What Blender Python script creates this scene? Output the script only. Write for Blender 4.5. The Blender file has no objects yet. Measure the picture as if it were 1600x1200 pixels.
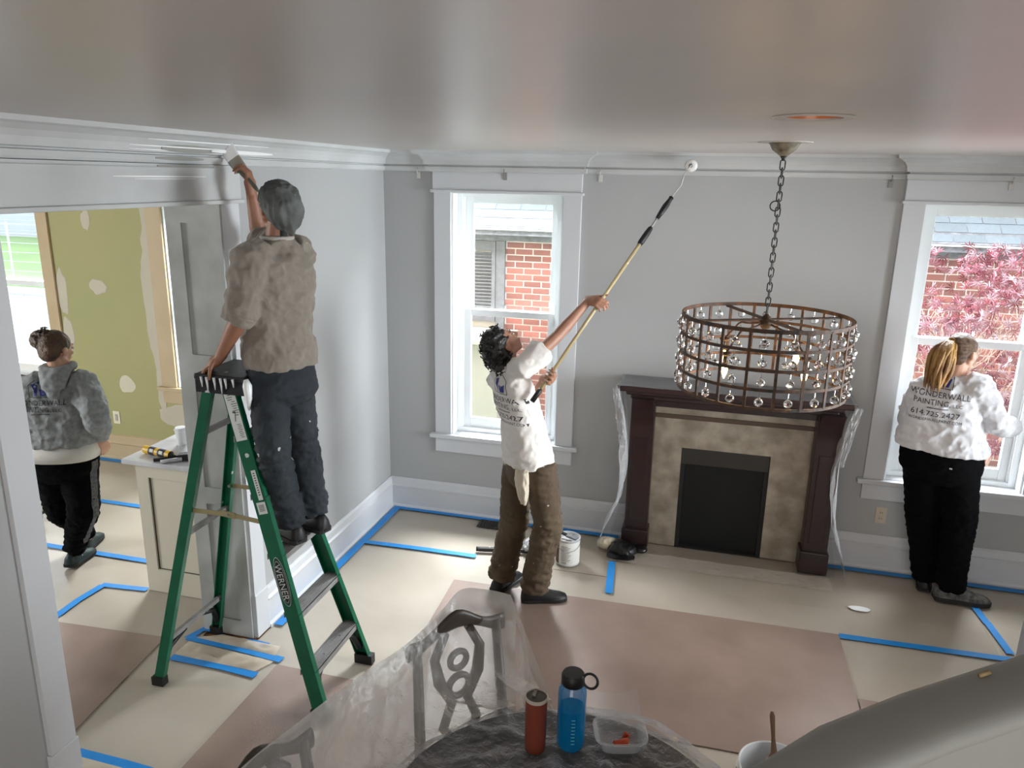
import bpy, bmesh, math, random
import numpy as np
from mathutils import Vector, Matrix, noise
from mathutils.bvhtree import BVHTree
random.seed(7)
SC = bpy.context.scene
COL = SC.collection

def V(*a): return Vector(a)
def lin(c): return tuple(((x/255)/12.92 if x/255 <= .04045 else ((x/255+.055)/1.055)**2.4) for x in c)

# ------------------------------------------------------------------ camera, world, light
CF = V(-.244136, .934136, -.260361); CR = V(.966065, .257637, .018498); CU = V(-.084358, .247010, .965334)
CP = V(2.42629, -5.41741, 2.62492); FPX = 1197.115
cd = bpy.data.cameras.new('camera'); cam = bpy.data.objects.new('camera', cd); COL.objects.link(cam)
m = Matrix((CR, CU, -CF)).transposed().to_4x4(); m.translation = CP
cam.matrix_world = m; cd.lens = FPX/1600*36; cd.sensor_width = 36; cd.clip_start = .05; cd.clip_end = 300
SC.camera = cam
def at(u, v, y):                       # world point of a measured photo position on the plane y
    d = CF+CR*((u-800)/FPX)-CU*((v-600)/FPX)
    return CP+d*((y-CP.y)/d.y)
def atz(u, v, z):
    d = CF+CR*((u-800)/FPX)-CU*((v-600)/FPX)
    return CP+d*((z-CP.z)/d.z)
SC.view_settings.view_transform = 'Standard'; SC.view_settings.look = 'None'
SC.view_settings.gamma = 1; SC.view_settings.use_curve_mapping = False
SC.view_settings.exposure = 1.34
w = bpy.data.worlds.new('overcast_sky'); SC.world = w; w.use_nodes = True
nt = w.node_tree; bg = nt.nodes['Background']
tc = nt.nodes.new('ShaderNodeTexCoord'); sp = nt.nodes.new('ShaderNodeSeparateXYZ'); rp = nt.nodes.new('ShaderNodeValToRGB')
nt.links.new(tc.outputs['Generated'], sp.inputs[0]); nt.links.new(sp.outputs['Z'], rp.inputs[0])
rp.color_ramp.elements[0].color = (.86, .93, 1, 1); rp.color_ramp.elements[1].color = (.95, .98, 1, 1)
nt.links.new(rp.outputs[0], bg.inputs[0]); bg.inputs[1].default_value = 2.3
def area(name, loc, target, sx, sy, power, color=(1, 1, 1), portal=False):
    l = bpy.data.lights.new(name, 'AREA'); l.shape = 'RECTANGLE'; l.size = sx; l.size_y = sy; l.energy = power; l.color = color
    o = bpy.data.objects.new(name, l); COL.objects.link(o); o.location = loc
    o.rotation_euler = (Vector(target)-Vector(loc)).to_track_quat('-Z', 'Y').to_euler()
    if portal: l.cycles.is_portal = True
    return o
area('daylight_portal', (.95, .5, 1.6), (.95, -1, 1.6), .9, 1.9, 1, portal=True)
area('daylight_portal', (4.08, .5, 1.6), (4.08, -1, 1.6), .9, 1.9, 1, portal=True)
area('daylight_portal', (-1.66, .7, 1.6), (-1.66, -1, 1.6), .95, 1.8, 1, portal=True)
area('daylight_portal', (-3.9, .7, 1.6), (-3.9, -1, 1.6), 1.0, 1.8, 1, portal=True)
area('daylight_from_side_windows', (5.3, -1.5, 1.6), (0, -1.0, 1.6), 1.5, 1.8, 21, (.9, .96, 1)).data.spread = math.radians(75)
area('kitchen_fill_light', (-4.5, -3.7, 1.8), (-1.6, -1.2, .9), 1.4, 1.9, 48, (.95, .98, 1))  # unseen fill lamp, added to brighten the hoodie's back and the kitchen
area('hall_fill_light', (3.2, -8.2, 1.5), (3.2, -2.6, 2.3), 4.0, 1.8, 44, (1, .97, .93))  # unseen fill lamp added behind the camera to lift ceiling and room

area('bright_sky_above_front_window', (1.1, 1.9, 3.9), (.95, -.9, .3), 1.6, 1.2, 400, (.93, .97, 1))
area('bright_sky_above_front_window', (4.3, 1.9, 3.9), (4.0, -.9, .3), 1.6, 1.2, 150, (.93, .97, 1))
area('bright_sky_above_kitchen_window', (-2.8, 2.3, 3.9), (-2.2, -.9, .2), 3.2, 1.2, 560, (.95, .98, 1))

# ------------------------------------------------------------------ materials
MATS = {}
def mat(name, rgb, rough=.6, amax=None, bdist=.01, metal=0, var=None, bump=None, spots=None, emit=None, alpha=None, trans=0, coat=0, spec=None, rnd=None, stretch=None, sheen=0, ior=None):
    """var=(scale, amount, rgb2) colour mottling; bump=(scale,strength); spots=(scale,size,rgb,keep) round specks; rnd=amount per object"""
    if name in MATS: return MATS[name]
    mt = bpy.data.materials.new(name); mt.use_nodes = True; MATS[name] = mt
    n = mt.node_tree; N = n.nodes; L = n.links; b = N['Principled BSDF']
    b.inputs['Roughness'].default_value = rough; b.inputs['Metallic'].default_value = metal
    if spec is not None: b.inputs['Specular IOR Level'].default_value = spec
    if coat: b.inputs['Coat Weight'].default_value = coat; b.inputs['Coat Roughness'].default_value = .08
    if trans: b.inputs['Transmission Weight'].default_value = trans
    if ior: b.inputs['IOR'].default_value = ior
    if sheen: b.inputs['Sheen Weight'].default_value = sheen
    col = lin(rgb)+(1,)
    t = N.new('ShaderNodeTexCoord'); mp = N.new('ShaderNodeMapping'); L.new(t.outputs['Object'], mp.inputs[0])
    if stretch: mp.inputs['Scale'].default_value = stretch
    out = None
    if var:
        nz = N.new('ShaderNodeTexNoise'); nz.inputs['Scale'].default_value = var[0]; nz.inputs['Detail'].default_value = 5
        L.new(mp.outputs[0], nz.inputs['Vector'])
        r = N.new('ShaderNodeMapRange'); r.inputs['From Min'].default_value = .35; r.inputs['From Max'].default_value = .68
        r.inputs['To Max'].default_value = var[1]; L.new(nz.outputs['Fac'], r.inputs[0])
        mx = N.new('ShaderNodeMix'); mx.data_type = 'RGBA'; mx.inputs['A'].default_value = col
        mx.inputs['B'].default_value = lin(var[2])+(1,); L.new(r.outputs[0], mx.inputs['Factor']); out = mx.outputs['Result']
    if rnd:
        oi = N.new('ShaderNodeObjectInfo'); hs = N.new('ShaderNodeHueSaturation'); mr = N.new('ShaderNodeMapRange')
        mr.inputs['To Min'].default_value = 1-rnd; mr.inputs['To Max'].default_value = 1+rnd
        L.new(oi.outputs['Random'], mr.inputs[0]); L.new(mr.outputs[0], hs.inputs['Value'])
        if out: L.new(out, hs.inputs['Color'])
        else: hs.inputs['Color'].default_value = col
        out = hs.outputs[0]
    if spots:
        vo = N.new('ShaderNodeTexVoronoi'); vo.inputs['Scale'].default_value = spots[0]; L.new(mp.outputs[0], vo.inputs['Vector'])
        nz2 = N.new('ShaderNodeTexNoise'); nz2.inputs['Scale'].default_value = spots[0]*1.7; L.new(mp.outputs[0], nz2.inputs['Vector'])
        sc = N.new('ShaderNodeSeparateColor'); L.new(vo.outputs['Color'], sc.inputs[0])
        a1 = N.new('ShaderNodeMath'); a1.operation = 'MULTIPLY_ADD'; L.new(nz2.outputs['Fac'], a1.inputs[0]); a1.inputs[1].default_value = .5
        L.new(vo.outputs['Distance'], a1.inputs[2])
        m1 = N.new('ShaderNodeMath'); m1.operation = 'LESS_THAN'; L.new(a1.outputs[0], m1.inputs[0]); m1.inputs[1].default_value = spots[1]+.22
        m2 = N.new('ShaderNodeMath'); m2.operation = 'LESS_THAN'; L.new(sc.outputs[0], m2.inputs[0]); m2.inputs[1].default_value = spots[3]
        m3 = N.new('ShaderNodeMath'); m3.operation = 'MULTIPLY'; L.new(m1.outputs[0], m3.inputs[0]); L.new(m2.outputs[0], m3.inputs[1])
        mx = N.new('ShaderNodeMix'); mx.data_type = 'RGBA'; L.new(m3.outputs[0], mx.inputs['Factor'])
        if out: L.new(out, mx.inputs['A'])
        else: mx.inputs['A'].default_value = col
        mx.inputs['B'].default_value = lin(spots[2])+(1,); out = mx.outputs['Result']
    if out: L.new(out, b.inputs['Base Color'])
    else: b.inputs['Base Color'].default_value = col
    if bump:
        nb = N.new('ShaderNodeTexNoise'); nb.inputs['Scale'].default_value = bump[0]; nb.inputs['Detail'].default_value = 6
        L.new(mp.outputs[0], nb.inputs['Vector'])
        bp = N.new('ShaderNodeBump'); bp.inputs['Strength'].default_value = bump[1]; bp.inputs['Distance'].default_value = bdist
        L.new(nb.outputs['Fac'], bp.inputs['Height']); L.new(bp.outputs[0], b.inputs['Normal'])
    if emit: b.inputs['Emission Color'].default_value = lin(emit[0])+(1,); b.inputs['Emission Strength'].default_value = emit[1]
    if alpha is not None:
        # thin clear sheet: mostly see-through with a glossy, slightly milky face; wrinkles by bump
        tr = N.new('ShaderNodeBsdfTransparent'); mxs = N.new('ShaderNodeMixShader')
        lw = N.new('ShaderNodeLayerWeight'); lw.inputs['Blend'].default_value = .35
        if bump: L.new(bp.outputs[0], lw.inputs['Normal'])
        mr = N.new('ShaderNodeMapRange'); mr.inputs['To Min'].default_value = alpha; mr.inputs['To Max'].default_value = amax or min(1, alpha+.55)
        L.new(lw.outputs['Facing'], mr.inputs[0]); L.new(mr.outputs[0], mxs.inputs[0])
        L.new(tr.outputs[0], mxs.inputs[1]); L.new(b.outputs[0], mxs.inputs[2]); L.new(mxs.outputs[0], N['Material Output'].inputs[0])
    return mt

M_wall = mat('grey wall paint', (170, 172, 173), .38, var=(1.2, .5, (166, 167, 167)), bump=(60, .06))
M_trim = mat('grey-white trim paint', (205, 208, 212), .38, var=(1.6, .5, (194, 197, 201)), bump=(25, .04))
M_primer = mat('patchy primed trim', (196, 199, 200), .4, var=(2.2, .9, (178, 180, 180)), bump=(25, .06))
M_jamb = mat('patchy grey jamb paint', (190, 193, 192), .45, var=(2.6, 1, (150, 153, 148)), bump=(20, .05))
M_ceil = mat('ceiling paint', (190, 183, 179), .34, var=(.7, .7, (182, 179, 177)), bump=(30, .05), stretch=(1, 3, 1))
M_green = mat('old green wall paint', (160, 161, 112), .7, var=(.9, .8, (176, 164, 116)), spots=(1.3, .16, (208, 202, 180), .4), bump=(40, .05))
M_plaster = mat('bare skim plaster', (190, 183, 166), .8, var=(5, .7, (198, 190, 170)), bump=(20, .15))
M_beige = mat('stripped beige trim', (194, 174, 142), .6, var=(4, .6, (182, 158, 124)), spots=(11, .1, (92, 62, 40), .12), bump=(30, .08))
M_white = mat('white vinyl', (236, 240, 242), .3)
M_paper = mat('brown floor paper', (178, 170, 158), .30, var=(2.2, .8, (166, 157, 143)), spots=(14, .03, (110, 92, 72), .12), bump=(9, .22))
M_hard = mat('brown hardboard', (152, 133, 123), .27, var=(2.0, .9, (134, 116, 106)), spots=(7, .035, (225, 222, 214), .1), bump=(160, .12))
M_tape = mat('blue masking tape', (22, 128, 205), .5, var=(9, .5, (34, 140, 214)), bump=(40, .1))
M_black = mat('black', (14, 14, 16), .5)
M_metal = mat('dull aluminium', (150, 150, 150), .32, .9, var=(8, .8, (100, 98, 96)), spots=(30, .08, (215, 215, 215), .3), bump=(40, .15))
M_film = mat('clear plastic film', (222, 224, 228), .16, alpha=.16, bump=(7, .9), spec=.9)
M_film_milky = mat('milky plastic film', (214, 212, 208), .22, alpha=.38, bump=(6, .9), spec=.8)
M_glass = mat('window glass', (235, 245, 245), .02, alpha=.03)
def fix_glass():
    mr = [n for n in M_glass.node_tree.nodes if n.type == 'MAP_RANGE'][-1]; mr.inputs['To Max'].default_value = .3
fix_glass()

# ------------------------------------------------------------------ mesh helpers
WL = {}
class MB:
    def __init__(s): s.v = []; s.f = []
    def add(s, vs, fs):
        k = len(s.v); s.v += [tuple(p) for p in vs]; s.f += [tuple(i+k for i in f) for f in fs]; return s
    def addc(s, vs, fs):
        use = sorted({i for f in fs for i in f}); mp_ = {i: k for k, i in enumerate(use)}
        return s.add([vs[i] for i in use], [tuple(mp_[i] for i in f) for f in fs])
    def box(s, x0, x1, y0, y1, z0, z1, bev=0):
        x0, x1 = min(x0, x1), max(x0, x1); y0, y1 = min(y0, y1), max(y0, y1); z0, z1 = min(z0, z1), max(z0, z1)
        if bev:
            b = min(bev, (x1-x0)*.45, (y1-y0)*.45, (z1-z0)*.45); bm = bmesh.new()
            bmesh.ops.create_cube(bm, size=1)
            for q in bm.verts: q.co = Vector(((x0+x1)/2+q.co.x*(x1-x0), (y0+y1)/2+q.co.y*(y1-y0), (z0+z1)/2+q.co.z*(z1-z0)))
            bmesh.ops.bevel(bm, geom=bm.edges[:], offset=b, segments=2, affect='EDGES', profile=.5)
            bm.verts.index_update(); s.add([q.co[:] for q in bm.verts], [[q.index for q in f.verts] for f in bm.faces]); bm.free(); return s
        return s.add([(x, y, z) for x in (x0, x1) for y in (y0, y1) for z in (z0, z1)],
                     [(0, 1, 3, 2), (4, 6, 7, 5), (0, 4, 5, 1), (2, 3, 7, 6), (0, 2, 6, 4), (1, 5, 7, 3)])
    def obox(s, c, ax, ay, az):        # oriented box, half-axis vectors
        c = Vector(c); P = [c+ax*i+ay*j+az*k for i in (-1, 1) for j in (-1, 1) for k in (-1, 1)]
        return s.add(P, [(0, 1, 3, 2), (4, 6, 7, 5), (0, 4, 5, 1), (2, 3, 7, 6), (0, 2, 6, 4), (1, 5, 7, 3)])
    def beam(s, p, q, w, h, up=(0, 0, 1)):
        p, q = Vector(p), Vector(q); d = (q-p); l = d.length; d.normalize(); a = d.cross(Vector(up))
        if a.length < 1e-4: a = d.cross(Vector((0, 1, 0)))
        a.normalize(); b = a.cross(d)
        return s.obox((p+q)/2, d*l/2, a*w/2, b*h/2)
    def rings(s, R, cap=True, closed=True):
        n = len(R[0]); vs = [p for r in R for p in r]; fs = []
        for i in range(len(R)-1):
            for j in range(n if closed else n-1):
                a = i*n+j; b = i*n+(j+1) % n; fs.append((a, b, b+n, a+n))
        if cap and closed: fs.append(tuple(range(n-1, -1, -1))); fs.append(tuple(range((len(R)-1)*n, len(R)*n)))
        return s.add(vs, fs)
    def tube(s, pts, r, n=8, cap=True):
        pts = [Vector(p) for p in pts]; R = []; rr = r if isinstance(r, (list, tuple)) else [r]*len(pts); a = None
        for i, p in enumerate(pts):
            t = (pts[min(i+1, len(pts)-1)]-pts[max(i-1, 0)]).normalized()
            if a is None:
                a = t.cross(Vector((0, 0, 1)))
                if a.length < .05: a = t.cross(Vector((1, 0, 0)))
            a = (a-t*a.dot(t)).normalized(); b = t.cross(a)
            R.append([p+(a*math.cos(k*2*math.pi/n)+b*math.sin(k*2*math.pi/n))*rr[i] for k in range(n)])
        return s.rings(R, cap)
    def cone(s, p, r1, q, r2, n=12, fa=1, fdir=None):   # rounded tapered limb; fa flattens along fdir
        p, q = Vector(p), Vector(q); d = (q-p).normalized() if (q-p).length > 1e-6 else V(0, 0, 1)
        a = Vector(fdir) if fdir is not None else d.cross(V(0, 0, 1))
        a = a-d*a.dot(d)
        if a.length < .05: a = d.cross(V(1, 0, 0))
        a.normalize(); b = d.cross(a); R = []
        for k in range(5):
            th = -math.pi/2+(k+.25)/5*math.pi/2; R.append((p+d*r1*math.sin(th), r1*math.cos(th)))
        for k in range(5):
            th = (k+.75)/5*math.pi/2-.05; R.append((q+d*r2*math.sin(th), r2*math.cos(th)))
        return s.rings([[c+(a*math.cos(j*2*math.pi/n)*fa+b*math.sin(j*2*math.pi/n))*r for j in range(n)] for c, r in R])
    def ell(s, c, ax, ay, az, n=16, m=10):
        c = Vector(c); R = []
        for i in range(m):
            th = -math.pi/2+(i+.5)/m*math.pi
            R.append([c+az*math.sin(th)+(ax*math.cos(j*2*math.pi/n)+ay*math.sin(j*2*math.pi/n))*math.cos(th) for j in range(n)])
        return s.rings(R)
    def lathe(s, c, prof, n=32, axis=None):   # prof = [(r,h)]
        c = Vector(c); az = Vector(axis).normalized() if axis else V(0, 0, 1); ax = az.orthogonal().normalized() if axis else V(1, 0, 0); ay = az.cross(ax)
        return s.rings([[c+az*h+(ax*math.cos(k*2*math.pi/n)+ay*math.sin(k*2*math.pi/n))*r for k in range(n)] for r, h in prof], cap=prof[0][0] < .003)
    def torus(s, c, ax, ay, R, r, n=32, k=8, arc=2*math.pi):
        c = Vector(c); az = ax.cross(ay).normalized(); rr = []
        for i in range(n):
            t = i*arc/n; d = ax*math.cos(t)+ay*math.sin(t)
            rr.append([c+d*R+(d.normalized()*math.cos(j*2*math.pi/k)+az*math.sin(j*2*math.pi/k))*r for j in range(k)])
        rr.append(rr[0]); return s.rings(rr, cap=False)
    def grid(s, fn, nu, nv):
        vs = [fn(i/nu, j/nv) for i in range(nu+1) for j in range(nv+1)]
        return s.add(vs, [(i*(nv+1)+j, (i+1)*(nv+1)+j, (i+1)*(nv+1)+j+1, i*(nv+1)+j+1) for i in range(nu) for j in range(nv)])
    def sweep(s, path, prof, n_of=None, closed=False):   # path in plan (x,y), prof = [(out,z)]; outside = right-hand normal, mitred
        P = [Vector((x, y)) for x, y in path]; R = []
        for i, p in enumerate(P):
            ns = []
            if i > 0: d = (P[i]-P[i-1]).normalized(); ns.append(Vector((d.y, -d.x)))
            if i < len(P)-1: d = (P[i+1]-P[i]).normalized(); ns.append(Vector((d.y, -d.x)))
            nn = sum(ns, Vector((0, 0))); nn.normalize(); k = 1/max(.3, nn.dot(ns[0]))
            R.append([Vector((p.x+nn.x*o*k, p.y+nn.y*o*k, z)) for o, z in prof])
        return s.rings(R)
    def mesh(s, name, origin=(0, 0, 0), smooth=False, auto=None):
        me = bpy.data.meshes.new(name); o = Vector(origin)
        me.from_pydata([(a-o.x, b-o.y, c-o.z) for a, b, c in s.v], [], s.f); me.update()
        bm = bmesh.new(); bm.from_mesh(me); bmesh.ops.recalc_face_normals(bm, faces=bm.faces); bm.to_mesh(me); bm.free()
        if smooth:
            me.polygons.foreach_set('use_smooth', [True]*len(me.polygons))
            if auto: me.set_sharp_from_angle(angle=math.radians(auto))
        return me
    def build(s, name, material, parent=None, smooth=False, auto=None, origin=None):
        return link(name, s, material, parent, smooth, auto, origin)
def place(o, parent, origin):
    COL.objects.link(o)
    if parent: o.parent = parent; o.location = Vector(origin)-WL[parent.name]
    else: o.location = origin
    WL[o.name] = Vector(origin)
def link(name, mb, material, parent=None, smooth=False, auto=None, origin=None):
    if origin is None:
        if parent: origin = WL[parent.name]
        else:
            a = np.array(mb.v); origin = Vector(((a[:, 0].min()+a[:, 0].max())/2, (a[:, 1].min()+a[:, 1].max())/2, a[:, 2].min()))
    me = mb.mesh(name, origin, smooth, auto); me.materials.append(material)
    o = bpy.data.objects.new(name, me); place(o, parent, origin); return o
def tag(o, label=None, cat=None, group=None, kind=None):
    if label: o['label'] = label
    if cat: o['category'] = cat
    if group: o['group'] = group
    if kind: o['kind'] = kind
    return o
def thing(name, loc, label=None, cat=None, group=None, kind=None):
    o = bpy.data.objects.new(name, None); o.empty_display_size = .05; COL.objects.link(o); o.location = loc; WL[o.name] = Vector(loc)
    return tag(o, label, cat, group, kind)
def inst(name, me, loc, parent=None, rot=None):
    o = bpy.data.objects.new(name, me); place(o, parent, loc)
    if rot is not None: o.rotation_euler = rot
    return o
def struct(name, mb, material, parent=None, **k):
    o = mb.build(name, material, parent, **k)
    if not parent: o['kind'] = 'structure'
    return o
def voxel(mb, size, sm=3, fac=.5):
    me = mb.mesh('tmp'); o = bpy.data.objects.new('tmp', me); COL.objects.link(o)
    r = o.modifiers.new('r', 'REMESH'); r.mode = 'VOXEL'; r.voxel_size = size; r.adaptivity = 0
    if sm: q = o.modifiers.new('s', 'SMOOTH'); q.iterations = sm; q.factor = fac
    dg = bpy.context.evaluated_depsgraph_get(); dg.update(); e = o.evaluated_get(dg).to_mesh()
    n = len(e.vertices); v = np.empty(n*3); e.vertices.foreach_get('co', v)
    nn = np.empty(n*3); e.vertices.foreach_get('normal', nn)
    f = [tuple(p.vertices) for p in e.polygons]
    bpy.data.objects.remove(o); bpy.data.meshes.remove(me)
    out = MB(); out.v = [tuple(x) for x in v.reshape(-1, 3)]; out.f = f; out.n = nn.reshape(-1, 3); return out
def crumple(mb, amp, scale, stretch=(1, 1, 1), ridged=True, mask=None, seed=0):
    for i, p in enumerate(mb.v):
        q = Vector((p[0]*stretch[0]*scale+seed, p[1]*stretch[1]*scale, p[2]*stretch[2]*scale))
        t = noise.noise(q)+.5*noise.noise(q*2.1)
        if ridged: t = .35-abs(t)*1.3
        k = amp*(mask(p) if mask else 1)*t; n = mb.n[i]
        mb.v[i] = (p[0]+n[0]*k, p[1]+n[1]*k, p[2]+n[2]*k)
    return mb
# ------------------------------------------------------------------ room shell
H = 2.801; XR = 5.4; YN = -8.5
def wall_with_holes(mb, x0, x1, y0, y1, z0, z1, holes):   # holes along x: (xa,xb,za,zb)
    xs = x0
    for a, b, c, d in sorted(holes):
        mb.box(xs, a, y0, y1, z0, z1); mb.box(a, b, y0, y1, z0, c); mb.box(a, b, y0, y1, d, z1); xs = b
    mb.box(xs, x1, y0, y1, z0, z1)
W1 = (.53, 1.36, .67, 2.515); W2 = (3.66, 4.50, .67, 2.515)
mb = MB(); wall_with_holes(mb, 0, XR+.3, 0, .3, -.1, H+.15, [W1, W2]); struct('wall_back', mb, M_wall)
mb = MB().box(-.325, 0, -1.98, .3, -.1, H+.15).box(-.325, 0, YN, -3.27, -.1, H+.15).box(-.325, 0, -3.27, -1.98, 2.475, H+.15)
struct('wall_left', mb, M_wall)
mb = MB().box(XR, XR+.2, YN, 0, -.1, H+.15); struct('wall_right', mb, M_wall)
mb = MB().box(-5.4, XR+.2, YN-.2, YN, -.1, H+.15); struct('wall_near', mb, M_wall)
K3 = (-2.12, -1.2, .76, 2.42); K4 = (-4.4, -3.42, .70, 2.42)
mb = MB(); wall_with_holes(mb, -5.4, -.34, .2, .45, -.1, H+.15, [K4, K3]); struct('wall_kitchen', mb, M_green)
mb = MB().box(-5.6, -5.4, YN, .45, -.1, H+.15); struct('wall_kitchen_side', mb, M_green)
mb = MB().box(-5.6, XR+.3, YN-.2, .45, -.12, -.012); struct('floor', mb, mat('oak floor', (150, 110, 70), .4, var=(3, .6, (120, 84, 52)), stretch=(1, 12, 1)))
# ceiling with the round hole for the recessed light
RX, RY, RR = 2.65, -3.06, .078
bm = MB(); ring_i = []; n = 32
vs = [(RX+RR*math.cos(k*2*math.pi/n), RY+RR*math.sin(k*2*math.pi/n)) for k in range(n)]
sq = [(RX+.3*max(-1, min(1, 1.45*math.cos(k*2*math.pi/n))), RY+.3*max(-1, min(1, 1.45*math.sin(k*2*math.pi/n)))) for k in range(n)]
bm.rings([[(a, b, H) for a, b in vs], [(a, b, H) for a, b in sq]], cap=False)
X0, X1, Y0, Y1 = -5.6, XR+.3, YN-.2, .45
for a, b, c, d in ((X0, RX-.3, Y0, Y1), (RX+.3, X1, Y0, Y1), (RX-.3, RX+.3, Y0, RY-.3), (RX-.3, RX+.3, RY+.3, Y1)):
    bm.add([(a, c, H), (b, c, H), (b, d, H), (a, d, H)], [(0, 1, 2, 3)])
bm.box(X0, X1, Y0, Y1, H+.13, H+.2)
ceil = struct('ceiling', bm, M_ceil)

# recessed light
t = thing('recessed_light', (RX, RY, H-.005), 'round recessed ceiling light with bright copper lining, behind the chandelier canopy', 'ceiling light')
mb = MB().lathe((RX, RY, H), [(.078, .0), (.078, -.004), (.105, -.006), (.108, -.001), (.105, .001), (.078, .001)], 40)
mb.build('trim_ring', mat('pale grey trim ring', (182, 178, 172), .4), t, True, 40)
mb = MB().lathe((RX, RY, H), [(.077, 0), (.074, .03), (.068, .10), (.001, .11), (.001, .112), (.07, .103), (.079, .02), (.079, 0)], 40)
mb.build('copper_lining', mat('copper lining', (205, 120, 70), .3, .9), t, True, 40)

# cornice, swept and mitred round the window heads
crown = [(0, 2.655), (.018, 2.658), (.022, 2.668), (.022, 2.690), (.007, 2.693), (.007, 2.700), (.028, 2.703), (.034, 2.735), (.050, 2.757), (.078, 2.775), (.098, 2.782), (.104, 2.801), (0, 2.801)]
mb = MB().sweep([(0, 0), (.375, 0), (.375, -.05), (1.50, -.05), (1.50, 0), (3.54, 0), (3.54, -.05), (4.63, -.05), (4.63, 0), (XR, 0)], crown)
struct('trim_1', mb, M_primer)
mb = MB().sweep([(0, YN), (0, 0)], crown); struct('trim_2', mb, M_primer)
mb = MB().sweep([(XR, 0), (XR, YN)], crown); struct('trim_9', mb, M_primer)
base = [(0, -.01), (.036, -.01), (.036, .012), (.024, .026), (.024, .170), (.033, .176), (.033, .186), (.020, .194), (.018, .236), (.008, .252), (0, .252)]
mb = MB().sweep([(0, 0), (1.93, 0)], base).sweep([(3.35, 0), (XR, 0)], base); struct('baseboard_back', mb, M_trim)
mb = MB().sweep([(0, -1.86), (0, 0)], base).sweep([(0, YN), (0, -3.40)], base); struct('baseboard_left', mb, M_trim)
kb = [(0, -.01), (.03, -.01), (.03, .02), (.02, .03), (.02, .15), (.03, .16), (.016, .175), (.014, .235), (0, .242)]
mb = MB().sweep([(-5.4, .2), (-.34, .2)], kb); struct('baseboard_kitchen', mb, M_beige)

# cased opening between the rooms
mb = MB().box(0, .022, -1.98, -1.862, .27, 2.475).box(0, .030, -1.985, -1.855, 0, .27, .004)
mb.box(0, .022, -3.39, -3.27, .35, 2.475).box(0, .030, -3.40, -3.265, 0, .35, .004)
struct('trim_3', mb, M_trim)
mb = MB().box(0, .026, YN, -1.84, 2.475, 2.655).box(0, .040, YN, -1.83, 2.470, 2.490, .004).box(0, .034, YN, -1.835, 2.625, 2.640); struct('trim_4', mb, M_primer)
# panelled jamb face (far side): stiles and rails proud of three recessed panels
y = -1.98
mb = MB().box(-.324, -.001, y-.004, y+.01, 0, 2.474)
for a, b, c, d in ((-.325, -.235, 0, 2.475), (-.075, 0, 0, 2.475), (-.235, -.075, 0, .10), (-.235, -.075, .82, .92), (-.235, -.075, 1.58, 1.68), (-.235, -.075, 2.37, 2.475)):
    mb.box(a, b, y-.016, y, c, d)
struct('trim_5', mb, M_jamb)
mb = MB().box(-.325, 0, -3.27, -3.254, 0, 2.475); struct('trim_6', mb, M_jamb)
mb = MB().box(-.345, -.325, YN, -3.27, 0, .24); struct('trim_7', mb, M_jamb)

def window(n, hole, yw, th, m_c, m_s, cw=.13, head=True, label=None, sash_y=.12, ledge=.05):
    x0, x1, z0, z1 = hole
    t = thing('window_%d' % n, ((x0+x1)/2, yw, z0), kind='structure')
    for a, b in ((x0-cw, x0), (x1, x1+cw)): MB().box(a, b, yw-.024, yw, z0, z1, .003).build('casing', m_c, t)
    if head:
        MB().box(x0-cw, x1+cw, yw-.042, yw, z1, 2.66).build('head_board', m_c, t)
        MB().box(x0-cw-.015, x1+cw+.015, yw-.058, yw, z1-.004, z1+.016, .004).build('head_ledge', m_c, t)
    else: MB().box(x0-cw, x1+cw, yw-.026, yw, z1, z1+.15, .003).build('head_board', m_c, t)
    MB().box(x0-cw-.04, x1+cw+.04, yw-ledge, yw+.0, z0-.034, z0, .006).box(x0, x1, yw, yw+th, z0-.034, z0).build('stool', m_c, t)
    MB().box(x0-cw, x1+cw, yw-.022, yw, z0-.15, z0-.034, .003).build('apron', m_c, t)
    s = yw+sash_y
    MB().box(x0, x0+.012, yw, yw+th, z0, z1-.012).box(x1-.012, x1, yw, yw+th, z0, z1-.012).box(x0, x1, yw, yw+th, z1-.012, z1).build('reveal', m_s, t)
    fr = MB()
    for a, b in ((x0+.012, x0+.052), (x1-.052, x1-.012)): fr.box(a, b, s-.03, s+.09, z0, z1-.012)
    fr.box(x0+.052, x0+.062, s-.018, s-.002, z0+.03, z1-.035); fr.box(x1-.062, x1-.052, s-.018, s-.002, z0+.03, z1-.035)
    fr.box(x0+.052, x1-.052, s-.029, s+.089, z1-.035, z1-.013); fr.box(x0+.052, x1-.052, s-.029, s+.089, z0, z0+.03)
    fr.build('frame', m_s, t)
    zm = z0+(z1-z0)*.515
    for nm, a, b, yy in (('upper_sash', zm-.025, z1-.03, s+.055), ('lower_sash', z0+.025, zm+.028, s)):
        q = MB(); i0, i1 = x0+.052, x1-.052; fw = .062; ra = .05 if nm == 'upper_sash' else .085
        q.box(i0, i0+fw, yy, yy+.035, a, b, .004).box(i1-fw, i1, yy, yy+.035, a, b, .004).box(i0+fw-.001, i1-fw+.001, yy+.002, yy+.033, a+.001, a+ra, .004).box(i0+fw-.001, i1-fw+.001, yy+.002, yy+.033, b-.05, b-.001, .004)
        o = q.build(nm, m_s, t)
        MB().box(i0+fw-.005, i1-fw+.005, yy+.015, yy+.019, a+ra-.005, b-.045).build('pane', M_glass, o)
    return t
window(1, W1, 0, .3, M_trim, M_white)
window(2, W2, 0, .3, M_trim, M_white)
window(3, K3, .2, .25, M_beige, M_white, cw=.15, head=False)
window(4, K4, .2, .25, M_beige, M_white, cw=.12, head=False)
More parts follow.
